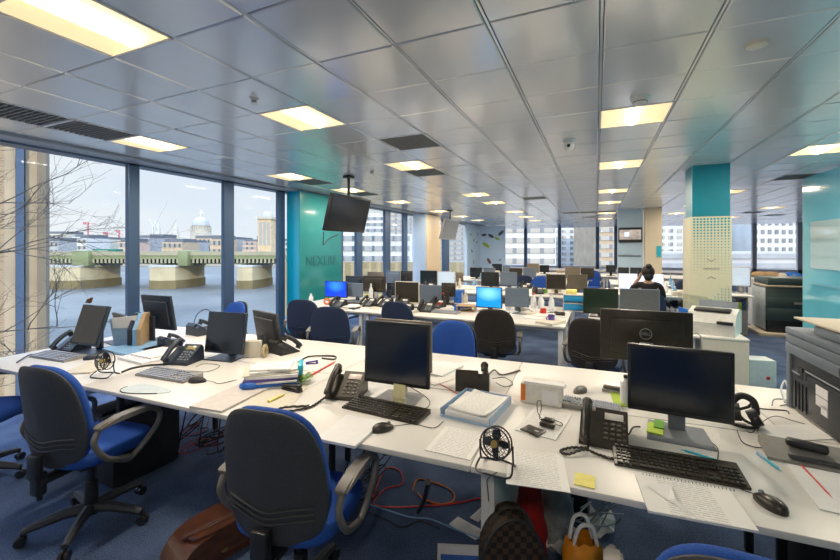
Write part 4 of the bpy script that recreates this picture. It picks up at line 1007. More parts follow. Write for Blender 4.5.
cable([A(298, 363)+Vector((0, 0, .006)), A(308, 357.5)+Vector((0, 0, .006)), A(322, 357)+Vector((0, 0, .01)), A(335, 357)+Vector((0, 0, .006)), A(334, 360)+Vector((0, 0, .006)), A(322, 359)+Vector((0, 0, .006))], .006, 'brown_black', 'dark looped strap behind the purple stapler', 'strap')
phone(A(284, 352), rad(165), 'black phone facing away behind the paper stack', 'soft_black', sc_=1.0)
p = A(253, 357); o = MB().box((0, 0, .065), (.13, .05, .13), .004).done('card_box', G['cream_card']); o.location = p; o.rotation_euler = (0, 0, rad(30)); tag(o, 'cream card box standing against the monitor left of the stack', 'box')
p = A(265, 357); o = MB().tube([(0, .042*math.cos(2*PI*k/28), .05+.042*math.sin(2*PI*k/28)) for k in range(28)], .012, 8, True).done('tape_roll', mat('tape_tan', (.45, .38, .22), .4)); o.location = p; o.rotation_euler = (0, 0, rad(25)); tag(o, 'tan tape roll standing upright beside the cream box', 'tape')
cable([A(140, 372)+Vector((0, 0, .002)), A(186, 371)+Vector((0, 0, .002)), A(207, 372)+Vector((0, 0, .002)), A(220, 366)+Vector((0, 0, .002)), A(205, 364)+Vector((0, 0, .002)), A(196, 367)+Vector((0, 0, .002))], .0018, 'soft_black', 'thin black lead looping in front of the blue looking monitor')
p = A(272, 338.5, 0)
# spray bottle on the window side
p = Vector((-4.1, 3.05, .73)); p = A(277, 341.5); t = thing('spray_bottle', 'blue and white spray bottle standing at the back desk edge by the blue column', 'bottle', p)
MB().lathe([(.001, 0), (.033, 0), (.034, .06), (.03, .085), (.012, .10), (.012, .12), (.001, .12)], 18).done('bottle', G['bottle_white'], t)
MB().lathe([(.0345, .02), (.0352, .022), (.0352, .058), (.0345, .06)], 18).done('label_band', G['blue_plastic'], t)
MB().box((0, 0, .135), (.02, .05, .025), .004).cyl((0, -.03, .14), (0, -.045, .14), .006).done('trigger', G['bottle_white'], t)
# -- middle desk
phone(A(347, 395), rad(12), 'brown black desk phone left of the square black monitor', 'brown_black', (.75, .62, .58), 1.04, cord=[(-.10, -.13, .008), (-.12, -.22, .006), (-.20, -.29, .006), (-.27, -.33, .006), (-.25, -.25, .006), (-.13, -.2, .006)])
quad([(347, 385), (362, 402), (402, 402), (398, 383)], .0015, 'paper', 'white sheet lying under the square black monitor', 'paper')
keyboard(A(385.5, 411), rad(-3), .46, True, 'dark keyboard under the square black monitor')
p = A(399, 402); t = sheet(Vector((-1.03, 1.93, .73)), 0, .07, .001, .001, 'pale_note', 'x') if False else None
pp = A(397.5, 400)+Vector((.035, -.045, 0))
o = MB().box((0, 0, 0), (.075, .0015, .078), 0, Matrix.Rotation(rad(-6), 4, 'X')).box((0, .001, -.035), (.075, .0012, .07), 0).done('sticky_note', G['pale_note']); o.location = (pp.x, pp.y-.001, zat(391.5, pp.x, pp.y)); tag(o, 'pale yellow note stuck to the lower edge of the square black monitor', 'note')
quad([(316, 442), (356, 448), (382, 424), (346, 416)], .012, 'paper', 'thick white writing pad in front of the brown black phone', 'notepad', 'notepad')
mouse(A(383, 430), rad(-38), 'dark mouse resting right of the white writing pad', 'brown_black', [(.0, .09, .004), (.02, .16, .003), (.1, .22, .003), (.06, .3, .003)])
cable([A(408, 386)+Vector((0, 0, .002)), A(428, 399)+Vector((0, 0, .002)), A(427, 408)+Vector((0, 0, .002)), A(412, 411)+Vector((0, 0, .002))], .002, 'soft_black', 'thin lead beside the right edge of the middle dark keyboard')
for i, (c4, th, m_, l) in enumerate((([(428, 374), (448, 379), (458, 366), (434, 362)], .014, 'paper', 'stack of white papers behind the square black monitor'), ([(432, 384), (443, 388), (457, 374), (447, 371)], .006, 'text_page', 'printed sheet sticking out right of the square black monitor'))):
    quad(c4, th, m_, l)
cable([A(430, 381)+Vector((0, 0, .003)), A(441, 385)+Vector((0, 0, .003)), A(457, 394)+Vector((0, 0, .003))], .0025, 'red', 'thin orange red lead running to the paper tray')
p = A(473, 387); phone(p, rad(192), 'dark desk phone seen from behind with handset on top, beyond the paper tray', 'brown_black', sc_=1.05)
cl = cable([A(487, 378)+Vector((0, 0, .01)), A(494, 372)+Vector((0, 0, .014)), A(500, 376)+Vector((0, 0, .01)), A(508, 375)+Vector((0, 0, .008)), A(520, 371)+Vector((0, 0, .006))], .006, 'brown_black', 'thick dark coiled cord right of the phone seen from behind')
cable([A(496, 383)+Vector((0, 0, .002)), A(505, 387)+Vector((0, 0, .002)), A(513, 384)+Vector((0, 0, .002)), A(505, 378)+Vector((0, 0, .002)), A(492, 379)+Vector((0, 0, .004))], .0022, 'soft_black', 'thin dark lead tangled below the thick coiled cord')
P0 = A(477, 410); t = thing('letter_tray', 'clear blue letter tray full of printed papers', 'letter tray', P0, rad(-6))
tb = MB(); tb.bx(-.13, .13, -.17, .17, 0, .004).bx(-.135, -.13, -.17, .17, 0, .045).bx(.13, .135, -.17, .17, 0, .045).bx(-.13, .13, .165, .17, 0, .045).bx(-.13, .13, -.172, -.168, 0, .012)
tb.done('tray', mat('tray_blue', (.32, .46, .66), .25), t, smooth=False)
MB().box((.0, -.005, .02), (.235, .31, .03), .002, Matrix.Rotation(rad(2), 4, 'Z')).done('paper_pile', G['paper'], t, smooth=False)
o = sheet((0, 0, 0), 0, .21, .297, .006, 'text_page', None, None, 'top_page', .01); o.parent = t; o.location = (.015, .0, .037); o.rotation_euler = (0, 0, rad(-5))
quad([(425, 450), (472, 462), (485, 434), (446, 427)], .003, 'text_page', 'printed page left of the black desk fan')
fan(A(496, 469), rad(-4), 'black desk fan with a round wire guard, centre of the nearest desk', .058)
cable([A(497, 473)+Vector((0, 0, .003)), A(489, 478)+Vector((0, 0, .003)), A(487, 482)+Vector((0, 0, .0)), at(488, 492, .62), at(490, 515, .5), at(493, 530, .4)], .002, 'soft_black', 'thin lead hanging from the desk fan over the desk edge')
P0 = A(541, 405); t = thing('carton', 'long white carton of labels with an orange printed end', 'box', P0, rad(-1))
MB().box((0, .06, .055), (.215, .13, .11), .003).done('carton_body', mat('carton_white', (.70, .68, .63), .6), t, smooth=False)
MB().box((-.1085, .055, .055), (.003, .12, .105), 0).box((-.095, -.0065, .06), (.022, .002, .09), 0).done('orange_end', G['orange'], t, smooth=False)
MB().prism([(-.10, .11), (.13, .11), (.12, .12), (-.09, .12)], -.05, .0, MY).done('lid_flap', G['paper'], t, smooth=False)
sheet((0, 0, 0), 0, .085, .075, .001, 'text_dense', None, None, 'printed_label').matrix_world = Matrix.Translation(P0) @ Matrix.Rotation(rad(-1), 4, 'Z') @ Matrix.Translation((.05, -.0065, .05)) @ Matrix.Rotation(PI/2, 4, 'X')
lb = bpy.data.objects['printed_label']; mw_ = lb.matrix_world.copy(); lb.parent = t; lb.matrix_basis = (Matrix.Translation(P0) @ Matrix.Rotation(rad(-1), 4, 'Z')).inverted() @ mw_
quad([(515, 430), (558, 442), (570, 415), (535, 408)], .004, 'text_page', 'white sheets under the black phone charger')
t = thing('charger', 'black plug charger with a coiled lead on the white sheets', 'charger', A(549, 426)+Vector((0, 0, .005)), rad(-8))
MB().box((0, 0, .018), (.05, .035, .028), .005).box((.0, -.03, .013), (.07, .03, .02), .004).box((-.03, .01, .012), (.02, .014, .016), .003).done('plug_body', G['brown_black'], t)
MB().tube(crom([(-.03, .01, .015), (-.06, .03, .03), (-.075, .06, .075), (-.055, .05, .09), (-.045, .03, .06), (-.05, .02, .01), (.0, .06, .004), (.05, .045, .004), (.055, .01, .004), (.02, .01, .01)], 8), .0018, 6).done('lead', G['soft_black'], t)
t = thing('card_wallet', 'flat dark card wallet beside the black charger', 'wallet', A(533, 432)+Vector((0, 0, .005)), rad(-25))
MB().box((0, 0, .003), (.095, .075, .006), .002).done('cover', G['brown_black'], t); MB().box((.02, .0, .0065), (.02, .014, .001), 0).done('badge', G['silver'], t)
mouse(A(580, 392), rad(150), 'brown mouse standing alone on the far side of the desk', 'arm_grey')
keyboard(A(590, 407), rad(176), .30, False, 'white keyboard corner showing behind the handset of the right desk phone')
t = thing('calculator', 'grey stapler shaped hole punch left of the largest monitor', 'hole punch', A(613, 392), rad(-8))
MB().box((0, 0, .008), (.12, .05, .014), .005).done('base', G['mac_grey'], t); MB().box((0, .005, .026), (.11, .03, .018), .008).done('lever', G['arm_grey'], t)
t.name = 'hole_punch'
quad([(611, 405), (624, 407), (625, 394), (613, 393)], .006, 'lime_note', 'lime yellow note pad behind the right desk phone', 'note pad', 'note_pad')
t = thing('water_bottle', 'small clear bottle half hidden by the left edge of the largest monitor', 'bottle', A(626, 404))
MB().lathe([(.001, 0), (.028, 0), (.03, .01), (.03, .10), (.012, .13), (.012, .145), (.001, .145)], 16).done('bottle', G['bottle_white'], t); MB().cyl((0, 0, .145), (0, 0, .16), .013, n=14).done('cap', G['black_plastic'], t)
# -- right desk
phone(A(604, 440), rad(-2), 'largest brown black desk phone, left of the largest monitor', 'brown_black', (.72, .68, .62), 1.02, cord=[(-.06, -.12, .008), (-.12, -.15, .008), (-.16, -.20, .008), (-.13, -.22, .01), (-.07, -.17, .02), (-.02, -.165, .008), (.03, -.175, .008), (.06, -.17, .008)])
quad([(495, 482), (566, 492), (567, 456), (518, 450)], .002, 'text_page', 'printed page right of the black desk fan')
o = quad([(571, 484), (592, 489), (598, 478), (578, 474)], .004, 'yellow_note', 'single yellow sticky note lying between page and dark keyboard', 'note', 'sticky_note')
keyboard(A(675, 467), rad(1.5), .442, True, 'dark keyboard under the largest monitor')
t = quad([(640, 511), (751, 532), (735, 492), (642, 477)], .008, 'text_page', 'wire bound desk notepad with a folded corner in front of the keyboard', 'notepad', 'notepad')
sp_ = MB(); a0, a1 = A(643, 474.5, .738), A(734, 491, .738)
for k in range(26):
    q = a0.lerp(a1, k/25); sp_.tube([q+Vector((0, .004*math.cos(2*PI*j/8), .003*math.sin(2*PI*j/8)+.002)) for j in range(8)], .0009, 4, True)
o = sp_.done('wire_binding', G['soft_black']); o.parent = t; o.matrix_parent_inverse = t.matrix_basis.inverted()
c4 = [A(*q, .741) for q in ((645, 484), (671, 486), (675, 502), (700, 520))]
o = MB().add([c4[0], c4[1]+Vector((0, 0, .006)), c4[2]+Vector((0, 0, .012)), c4[3], A(668, 500, .741)], [[0, 1, 2, 3, 4]]).done('folded_corner', G['paper'], smooth=False); o.parent = t; o.matrix_parent_inverse = t.matrix_basis.inverted()
mouse(A(770, 506), rad(32), 'brown mouse at the right end of the nearest desk', 'brown_black', [(-.01, .08, .004), (-.02, .12, .003), (-.05, .16, .003)])
quad([(645, 432), (662, 436), (665, 426), (650, 423)], .006, 'lime_note', 'yellow sticky notes on the stand of the largest monitor', 'note', 'sticky_notes', z=.741)
quad([(652, 427), (662, 429), (666, 422), (656, 420)], .003, 'green_note', 'green sticky note behind the yellow ones on the monitor stand', 'note', 'sticky_notes', z=.7485)
pen(A(718, 462), A(681, 450.5), .0045, 'cyan', 'turquoise pen lying behind the right end of the keyboard')
pen(A(758, 454.5), A(781, 472), .0048, 'cyan', 'turquoise pen beside the grey docking slab', cap='light_blue')
pen(A(802, 467), A(833, 500), .0035, 'red', 'thin red and black pencil on the white papers at the right edge', 'pencil', 'pencil')
quad([(668, 447), (700, 455), (738, 440), (705, 432)], .001, 'text_page', 'faint printed sheet under the stand edge of the largest monitor')
quad([(790, 470), (830, 516), (880, 520), (840, 470)], .004, 'paper', 'white papers at the right edge under the red pencil')
quad([(762, 437), (830, 441), (815, 424), (765, 430)], .004, 'paper', 'white paper lying in front of the large grey printer')
# docking slab with handset
t = thing('docking_stand', 'dark grey slanted docking slab with a black handset on top', 'docking stand', A(800, 457), rad(-6))
MB().prism([(-.09, 0), (.09, 0), (.09, .035), (.06, .045), (-.09, .012)], -.12, .14, Matrix(((0, 0, 1, 0), (1, 0, 0, 0), (0, 1, 0, 0), (0, 0, 0, 1)))).done('slab', G['mac_grey'], t, smooth=False)
MB().box((.02, .0, .055), (.13, .05, .03), .012, Matrix.Rotation(rad(-14), 4, 'Z')).done('handset', G['black_plastic'], t)
MB().bx(-.05, .13, -.085, -.05, .02, .024).done('edge_strip', G['printer_dark'], t, smooth=False)
# headset and microphone
t = thing('headset', 'black telephone headset heaped right of the largest monitor', 'headset', A(744, 424), rad(-10))
hb = MB(); hb.tube(crom([(-.04, 0, .05), (-.045, .0, .10), (-.01, .01, .135), (.035, 0, .12), (.045, -.01, .06)], 7), .016, 8); hb.done('headband', G['soft_black'], t)
MB().cyl((-.05, -.012, .055), (-.015, -.012, .06), .042, n=18).done('ear_cushion', G['black_plastic'], t); MB().cyl((.02, -.03, .04), (.055, -.03, .06), .04, n=18).done('ear_cushion', G['black_plastic'], t)
MB().tube(crom([(.03, .0, .11), (.02, .03, .08), (-.02, .035, .05), (.0, .02, .015), (.05, -.03, .008), (.0, -.06, .006), (-.05, -.05, .008)], 7), .007, 7).done('lead_bundle', G['soft_black'], t)
t = thing('microphone', 'tiny black foam tipped microphone on a thin boom beside the headset', 'microphone', A(756, 432))
MB().ball((0, 0, .055), .0115, (1, 1, 1.1), 14).done('foam_tip', G['soft_black'], t); MB().tube(crom([(0, 0, .05), (-.003, -.005, .02), (-.02, -.02, .003), (-.04, -.02, .003)], 5), .002, 6).done('boom', G['soft_black'], t)
cable([A(757, 432)+Vector((0, 0, .003)), A(764, 425)+Vector((0, 0, .02)), A(776, 420)+Vector((0, 0, .02)), A(792, 421)+Vector((0, 0, .003)), A(806, 425)+Vector((0, 0, .003))], .0018, 'soft_black', 'thin black lead arching from the microphone to the printer')
cable([A(749, 405)+Vector((0, 0, .003)), A(760, 409)+Vector((0, 0, .003)), A(785, 411)+Vector((0, 0, .003)), A(789, 414)+Vector((0, 0, .003))], .003, 'brown_black', 'dark cable running from the headset to the foot of the printer')
cable([A(772, 406)+Vector((0, 0, .003)), A(774, 400)+Vector((0, 0, .003)), A(784, 400)+Vector((0, 0, .003)), A(790, 404)+Vector((0, 0, .003)), A(780, 406)+Vector((0, 0, .003))], .0022, 'soft_black', 'small loop of black wire beside the printer foot')
cable([A(785, 403)+Vector((0, 0, .004)), A(781, 395)+Vector((0, 0, .03)), A(785, 389)+Vector((0, 0, .05)), A(789, 396)+Vector((0, 0, .03))], .005, 'silver', 'pale coiled plug lead at the back corner of the printer')
cable([A(737, 431)+Vector((0, 0, .003)), A(742, 442)+Vector((0, 0, .003)), A(752, 447)+Vector((0, 0, .003)), A(766, 449)+Vector((0, 0, .003))], .002, 'soft_black', 'black lead from the headset to the docking slab')
cable([A(640, 428)+Vector((0, 0, .006)), A(633, 430)+Vector((0, 0, .012)), A(628, 436)+Vector((0, 0, .006)), A(622, 432)+Vector((0, 0, .004))], .004, 'soft_black', 'thick black lead left of the grey stand of the largest monitor')
cable([A(700, 430)+Vector((0, 0, .003)), A(708, 440)+Vector((0, 0, .003)), A(717, 448)+Vector((0, 0, .003)), A(718, 458)+Vector((0, 0, .003)), A(716, 462)+Vector((0, 0, .003))], .0018, 'soft_black', 'thin lead curving behind the turquoise pen')
# ------------------------------------------------------------------ large grey printer on the desk
ppx, ppy = .985, 2.27; t = thing('multifunction_printer', 'large grey multifunction printer with white labels at the right end of the desk', 'printer', (ppx, ppy, DT), rad(2))
W_, L_ = .50, .56; zt = .355
MB().bx(0, W_, 0, L_, .012, zt, .012).done('body', G['printer_dark'], t)
MB().bx(-.010, W_, -.005, .035, .0, zt+.01, .006).done('corner_frame', G['printer_grey'], t)
MB().bx(-.010, W_, L_-.03, L_+.008, 0, zt+.01, .006).done('corner_frame', G['printer_grey'], t)
MB().bx(-.014, W_, -.01, L_+.01, zt-.055, zt-.003, .004).bx(-.010, W_, -.01, L_+.01, zt, zt+.045, .004).done('scanner_bed', G['printer_grey'], t)
MB().bx(-.014, W_, 0, L_+.008, zt+.048, zt+.082, .005).done('scanner_lid', G['printer_grey'], t)
MB().bx(.01, W_, 0, L_-.22, zt+.084, zt+.13, .010).done('document_feeder', G['printer_grey'], t)
MB().bx(.0, W_-.02, -.02, L_-.05, zt+.136, zt+.146, .003).done('feeder_tray', G['stripe_beige'], t)
pnl = MB(); pnl.bx(-.006, .0, .05, L_-.06, .02, .23, .004)
for k in range(4): pnl.bx(-.011, -.004, .36+k*.035, .366+k*.035, .03, .17)
pnl.done('side_panel', G['printer_dark'], t)
pl = MB(); pl.tube([(-.008, .06, .245), (-.008, .37, .245), (-.008, .37, .20)], .004, 6).tube([(-.008, .42, .21), (-.008, .50, .21)], .004, 6); pl.done('trim_line', G['printer_grey'], t)
for y0, z0, l_ in ((.17, .165, .1), (.17, .115, .1), (.17, .085, .055)): MB().bx(-.009, -.005, y0, y0+l_, z0, z0+.045).done('label_sticker', G['text_dense'], t, smooth=False)
MB().bx(-.018, -.008, .03, .07, zt-.05, zt-.01, .01).done('handle_recess', G['soft_black'], t)
MB().bx(-.008, 0, .40, .44, .19, .25).done('vent_recess', G['soft_black'], t)

# ------------------------------------------------------------------ right hand side: cabinet, white printer, bin, copier
t = thing('storage_cabinet', 'cream white cabinet under the white printer, right of the logo monitor', 'cabinet', (.945, 4.70, 0))
cx_ = xat(749, 4.70)-.945
MB().bx(0, cx_, 0, .78, 0, .715).done('body', mat('cabinet_cream', (.62, .59, .50), .45, var=.02), t, smooth=False)
MB().bx(-.004, cx_+.006, -.008, .785, .715, .735, .003).done('top', G['desk_white'], t)
MB().bx(.0, cx_, -.006, 0, .02, .70).done('door', mat('door_cream', (.62, .59, .50), .45, var=.02), t, smooth=False)
p = Vector((1.10, 4.98, .735)); t = thing('white_printer', 'white desktop printer with a black control strip on the cream cabinet', 'printer', p, rad(-22))
XM = Matrix(((0, 0, 1, 0), (1, 0, 0, 0), (0, 1, 0, 0), (0, 0, 0, 1)))
MB().prism([(-.2, 0), (.2, 0), (.2, .22), (.05, .25), (-.12, .21), (-.2, .12)], -.2, .2, XM).done('body', mat('printer_white', (.55, .55, .52), .4), t, smooth=False)
MB().box((.0, -.03, .24), (.3, .12, .02), .006, Matrix.Rotation(.12, 4, 'X')).done('output_slot', G['black_plastic'], t); MB().box((.12, -.19, .13), (.13, .05, .03), .008).done('control_panel', G['black_plastic'], t)
MB().box((0, .12, .26), (.34, .012, .14), .004, Matrix.Translation((0, .02, .02)) @ Matrix.Rotation(-.3, 4, 'X')).done('paper_guide', G['printer_grey'], t)
p = at(695, 327, .735)+Vector((-.02, .15, 0)); p = Vector((.86, 5.02, .73)); t = thing('brochure_holder', 'blue and red brochure holder left of the white printer', 'holder', p, rad(-20))
MB().prism([(-.05, 0), (.05, 0), (.09, .20), (-.06, .24)], -.02, .02, MY).done('front', G['blue_plastic'], t, smooth=False); MB().box((.02, -.025, .03), (.05, .008, .05), .002).done('red_badge', G['red'], t); MB().box((0, -.024, .13), (.1, .004, .03), 0, Matrix.Rotation(.2, 4, 'Y')).done('white_stripe', G['paper'], t)
p = Vector((1.0, 5.30, .73)); o = MB().prism([(-.16, 0), (.30, 0), (.30, .2), (.1, .33), (-.16, .36)], -.004, .004, MY).done('acrylic_screen', clear('acrylic', (.85, .87, .86), .3)); o.location = p; o.rotation_euler = (0, 0, rad(-15)); tag(o, 'clear acrylic sheet standing behind the white printer', 'screen')
t = thing('waste_bin', 'white box bin with a red dot on the floor right of the cream cabinet', 'bin', loc(758, 4.7), rad(10))
MB().prism([(-.13, -.1), (.13, -.1), (.13, .12), (-.13, .12)], 0, .30).done('body', mat('bin_white', (.55, .62, .62), .3), t, smooth=False); MB().cyl((.05, -.101, .1), (.05, -.104, .1), .02, n=16).done('dot', G['red'], t)
cy_ = 9.25; t = thing('photocopier', 'large grey green photocopier with a cream edged lid behind the glass partition', 'photocopier', (xat(766, cy_), cy_, 0)); cxx = t.location.x
wd = 1.15; zt = zat(287, cxx, cy_)
MB().bx(0, wd, 0, .7, .28, zt, .02).done('body', G['copier_green'], t); MB().bx(-.008, 0, .02, .68, .1, zt-.02, .003).done('side_panel', mat('copier_side', (.42, .47, .48), .4), t)
MB().bx(.02, wd, .03, .68, .06, .30, .01).done('base', G['black_plastic'], t); MB().bx(-.12, wd, -.12, .7, .0, .06, .01).done('plinth', G['stripe_beige'], t)
MB().bx(-.01, wd, -.02, .7, zt+.003, zt+.035, .01).done('cream_edge', G['stripe_beige'], t); MB().bx(.02, wd, .0, .7, zt+.035, zt+.17, .03).done('lid', G['copier_green'], t)
MB().bx(.4, wd-.1, -.012, 0, zt-.30, zt-.26, .004).done('tray_slot', G['mac_grey'], t)
for k in (0, 1): MB().bx(.02, wd-.03, -.006, 0, .32+k*.2, .50+k*.2, .004).done('paper_drawer', G['copier_green'], t)
# cabinet with computers left of the copier
cy_ = 9.0; xa_, xb_ = xat(724, cy_), xat(754, cy_)
t = thing('office_desk', 'desk with brown cupboard below, between the teal column and the photocopier', 'desk', (xa_, cy_, 0)); W = xb_-xa_
MB().bx(-.3, W, 0, .8, .705, .73, .003).done('desktop', G['desk_white'], t); cb2 = MB().bx(0, W-.06, .1, .7, 0, .45).bx(0, W-.06, .1, .7, .66, .705).bx(0, .02, .1, .7, .45, .66).bx(W-.08, W-.06, .1, .7, .45, .66).done('cupboard', G['mac_grey'], t, smooth=False)
for k, (px, c) in enumerate(((730, 'red'), (735, 'purple'), (740, 'lime_note'), (745, 'blue_plastic'))):
    x = xat(px, cy_+.2); o = MB().bx(-.05, .05, 0, .2, 0, .1+.02*k, .004).done('folder_box', G[c]); o.location = (x, cy_+.2, .4505); tag(o, {'red': 'red', 'purple': 'purple', 'lime_note': 'lime green', 'blue_plastic': 'blue'}[c]+' box on the open shelf of the desk by the photocopier', 'box')
monitor(Vector((xat(741, 9.5), 9.5, .73)), rad(-20), .3, .38, 1.24, 'upright pale screen among clutter left of the photocopier', 'silver', 'scr_pale')
monitor(Vector((xat(729, 9.55), 9.55, .73)), rad(15), .34, .28, 1.12, 'dark blue screen right beside the teal column', 'blue_plastic', 'screen_off')
def bottle(p, h, r, m_, label, capm='white_plastic', group=None):
    t = thing('bottle', label, 'bottle', p, 0, group)
    MB().lathe([(.001, 0), (r, 0), (r*1.02, h*.1), (r, h*.62), (r*.45, h*.82), (r*.42, h*.9), (.001, h*.9)], 16).done('body', G[m_], t); MB().cyl((0, 0, h*.9), (0, 0, h), r*.5, n=12).done('cap', G[capm], t); return t
# brown clutter on windowsill right
for k, (px, c, s_) in enumerate(((762, 'cardboard', .13), (773, 'cardboard', .13), (784, 'cream_card', .11), (795, 'blue_plastic', .13))):
    x = xat(px, 10.2); o = MB().ball((0, 0, s_*.55), s_, (1.25, .8, .55), 12).done('bag', G[c]); o.location = (x, 10.2+.12, .98); o.name = 'soft_bag'; tag(o, ['brown', 'tan', 'cream', 'blue'][k]+' soft bag on the shelf behind the photocopier', 'bag')
t = thing('window_shelf', 'pale low shelf unit behind the photocopier carrying soft bags', 'shelf', (xat(755, 10.1), 10.1, 0)); MB().bx(0, 2.2, 0, .5, .93, .98, .004).done('top', G['white_paint'], t); MB().bx(.02, 2.18, .03, .48, 0, .93).done('body', G['white_paint'], t, smooth=False)

# ------------------------------------------------------------------ clutter of the second and third bench
bottle(at(311, 303, .73), .15, .035, 'bottle_white', 'small white bottle at the left end of the second bench by the green column')
bottle(at(374, 299, .73)+Vector((0, -.1, 0)), .27, .035, 'bottle_white', 'tall white bottle in front of the dark brown monitor')
bottle(at(443, 306, .73), .2, .032, 'soft_black', 'dark bottle right of the plain blue grey monitor', 'red')
bottle(at(460.5, 302.5, .73), .22, .04, 'bottle_white', 'white bottle left of a pair behind the wooden tray')
bottle(at(465.5, 303, .73), .19, .035, 'cream_card', 'cream bottle right of a pair behind the wooden tray')
bottle(at(551.5, 313.5, .73), .26, .036, 'bottle_white', 'tall white bottle at the right end of the second bench')
bottle(at(541, 310, .73), .21, .045, 'bottle_white', 'fat white bottle left of the tall white bottle on the second bench')
bottle(at(533.5, 309, .73), .23, .04, 'bottle_white', 'white bottle with pink label beside the slate grey monitor', 'red')
o = MB().lathe([(.001, 0), (.04, 0), (.07, .05), (.072, .055), (.065, .05), (.001, .012)], 20).done('bowl', G['yellow_note']); o.location = at(367, 298, .73); tag(o, 'yellow bowl before the dark brown monitor', 'bowl')
o = MB().box((0, 0, .04), (.08, .01, .08), .002).done('note_block', G['pale_note']); o.location = at(380, 298, .73); tag(o, 'pale yellow note block right of the yellow bowl', 'note')
o = MB().tube([(.04*math.cos(2*PI*k/20), 0, .055+.04*math.sin(2*PI*k/20)) for k in range(20)], .015, 8, True).done('tape_roll', G['orange']); o.location = at(327, 305, .73); o.rotation_euler = (0, 0, rad(30)); tag(o, 'orange tape roll standing before the lit royal blue screen', 'tape')
t = thing('mug', 'purple mug right of the lit royal blue screen', 'mug', at(343, 306, .73)); MB().lathe([(.001, 0), (.036, 0), (.038, .085), (.034, .085), (.032, .01), (.001, .01)], 18).done('cup', G['purple'], t); MB().tube(crom([(.036, 0, .07), (.06, 0, .06), (.06, 0, .03), (.036, 0, .02)], 5), .005, 6).done('handle', G['purple'], t)
t = thing('folder_rack', 'bright blue box file beside the dark brown monitor on the second bench', 'box file', at(457, 303, .73)+Vector((0, .12, 0))); MB().bx(-.06, .06, -.1, .1, 0, .2, .004).done('file', G['blue_plastic'], t); MB().cyl((0, -.101, .06), (0, -.103, .06), .012, n=12).done('finger_hole', G['soft_black'], t)
t = thing('wooden_tray', 'light wooden desk organiser left of the lit sky blue screen', 'organiser', at(467, 311, .73), rad(8))
for z in (0, .07): MB().bx(-.13, .12, -.1, .1, z, z+.012, .003).done('shelf', G['cardboard'], t)
MB().bx(-.13, -.118, -.1, .1, .012, .07).done('side', G['cardboard'], t, smooth=False); MB().bx(.108, .12, -.1, .1, .012, .07).done('side', G['cardboard'], t, smooth=False); MB().tube([(-.08, -.09, .03), (.08, -.09, .05)], .02, 8).done('roll', G['brown_black'], t)
p = at(574, 310, .73); t = thing('letter_tray', 'blue fronted two level letter tray at the end of the second bench', 'letter tray', p)
for k in range(2): MB().bx(-.125, .125, -.16, .14, .02+k*.115, .10+k*.115, .004).done('blue_drawer', mat('drawer_blue', (.02, .30, .62), .4), t)
MB().bx(-.135, -.126, -.165, .15, 0, .225).bx(.126, .135, -.165, .15, 0, .225).bx(-.135, .135, -.165, .15, .222, .23).bx(-.135, .135, -.165, .15, 0, .012).bx(-.135, .135, -.165, .15, .105, .115).done('frame', G['white_plastic'], t, smooth=False)
o = MB().box((0, 0, .03), (.14, .1, .06), .01).done('soft_toy', G['yellow_note']); o.location = p+Vector((-.03, -.02, .23)); o.name = 'yellow_box'; tag(o, 'yellow box on top of the blue letter tray', 'box')
rc = random.Random(21)
def clutter(n_, px0, px1, py0, py1, kinds, where):
    for i in range(n_):
        px, py = rc.uniform(px0, px1), rc.uniform(py0, py1); p = at(px, py, .73); k = rc.choice(kinds)
        hit = [b for b in BANKS if b[0]-.6 < p.x < b[1]+.6 and b[2]-.7 < p.y < b[3]+.7]
        if not hit: continue
        b = hit[0]; p.x = min(max(p.x, b[0]+.17), b[1]-.17); p.y = min(max(p.y, b[2]+.17), b[3]-.17)
        if k == 'paper': sheet(p, rc.uniform(-.6, .6), .21, .29, rc.uniform(.002, .03), rc.choice(['paper', 'text_page', 'cream_card']), f'loose white papers lying on the {where}', 'paper', group=f'papers on the {where}')
        elif k == 'keyboard': o = keyboard(p, rc.uniform(-.15, .15), .44, rc.random() < .5, f'keyboard among papers on the {where}'); o['group'] = f'keyboards on the {where}'
        elif k == 'phone': o = phone(p, rc.uniform(-.3, .3), f'dark desk phone among papers on the {where}', 'soft_black'); o['group'] = f'phones on the {where}'
        elif k == 'cup':
            t = thing('mug', f'small mug on the {where}', 'mug', p, rc.uniform(0, 6), f'mugs on the {where}'); mm = G[rc.choice(['white_plastic', 'red', 'blue_plastic', 'purple', 'bottle_white'])]
            MB().lathe([(.001, 0), (.036, 0), (.038, .085), (.034, .085), (.032, .01), (.001, .01)], 14).done('cup', mm, t); MB().tube(crom([(.036, 0, .07), (.06, 0, .06), (.06, 0, .03), (.036, 0, .02)], 4), .005, 5).done('handle', mm, t)
        elif k == 'bottle': bottle(p, rc.uniform(.16, .25), .033, rc.choice(['bottle_white', 'light_blue', 'cream_card']), f'pale bottle on the {where}', group=f'bottles on the {where}')
        elif k == 'box':
            o = MB().box((0, 0, .04), (rc.uniform(.1, .24), .14, .08), .006).done('desk_box', G[rc.choice(['cardboard', 'light_blue', 'cream_card', 'blue_plastic', 'green_note'])]); o.location = p; o.rotation_euler = (0, 0, rc.uniform(-.4, .4)); tag(o, f'small coloured box on the {where}', 'box', f'boxes on the {where}')
clutter(13, 330, 400, 304, 311, ['paper', 'paper', 'keyboard', 'phone', 'cup'], 'left part of the second bench')
clutter(15, 400, 470, 306, 314, ['paper', 'paper', 'keyboard', 'box', 'cup', 'phone'], 'middle part of the second bench')
clutter(12, 505, 550, 311, 318, ['paper', 'keyboard', 'cup', 'box', 'paper'], 'right part of the second bench')
clutter(12, 400, 475, 286, 291, ['paper', 'box', 'bottle', 'cup', 'phone'], 'left part of the third bench')
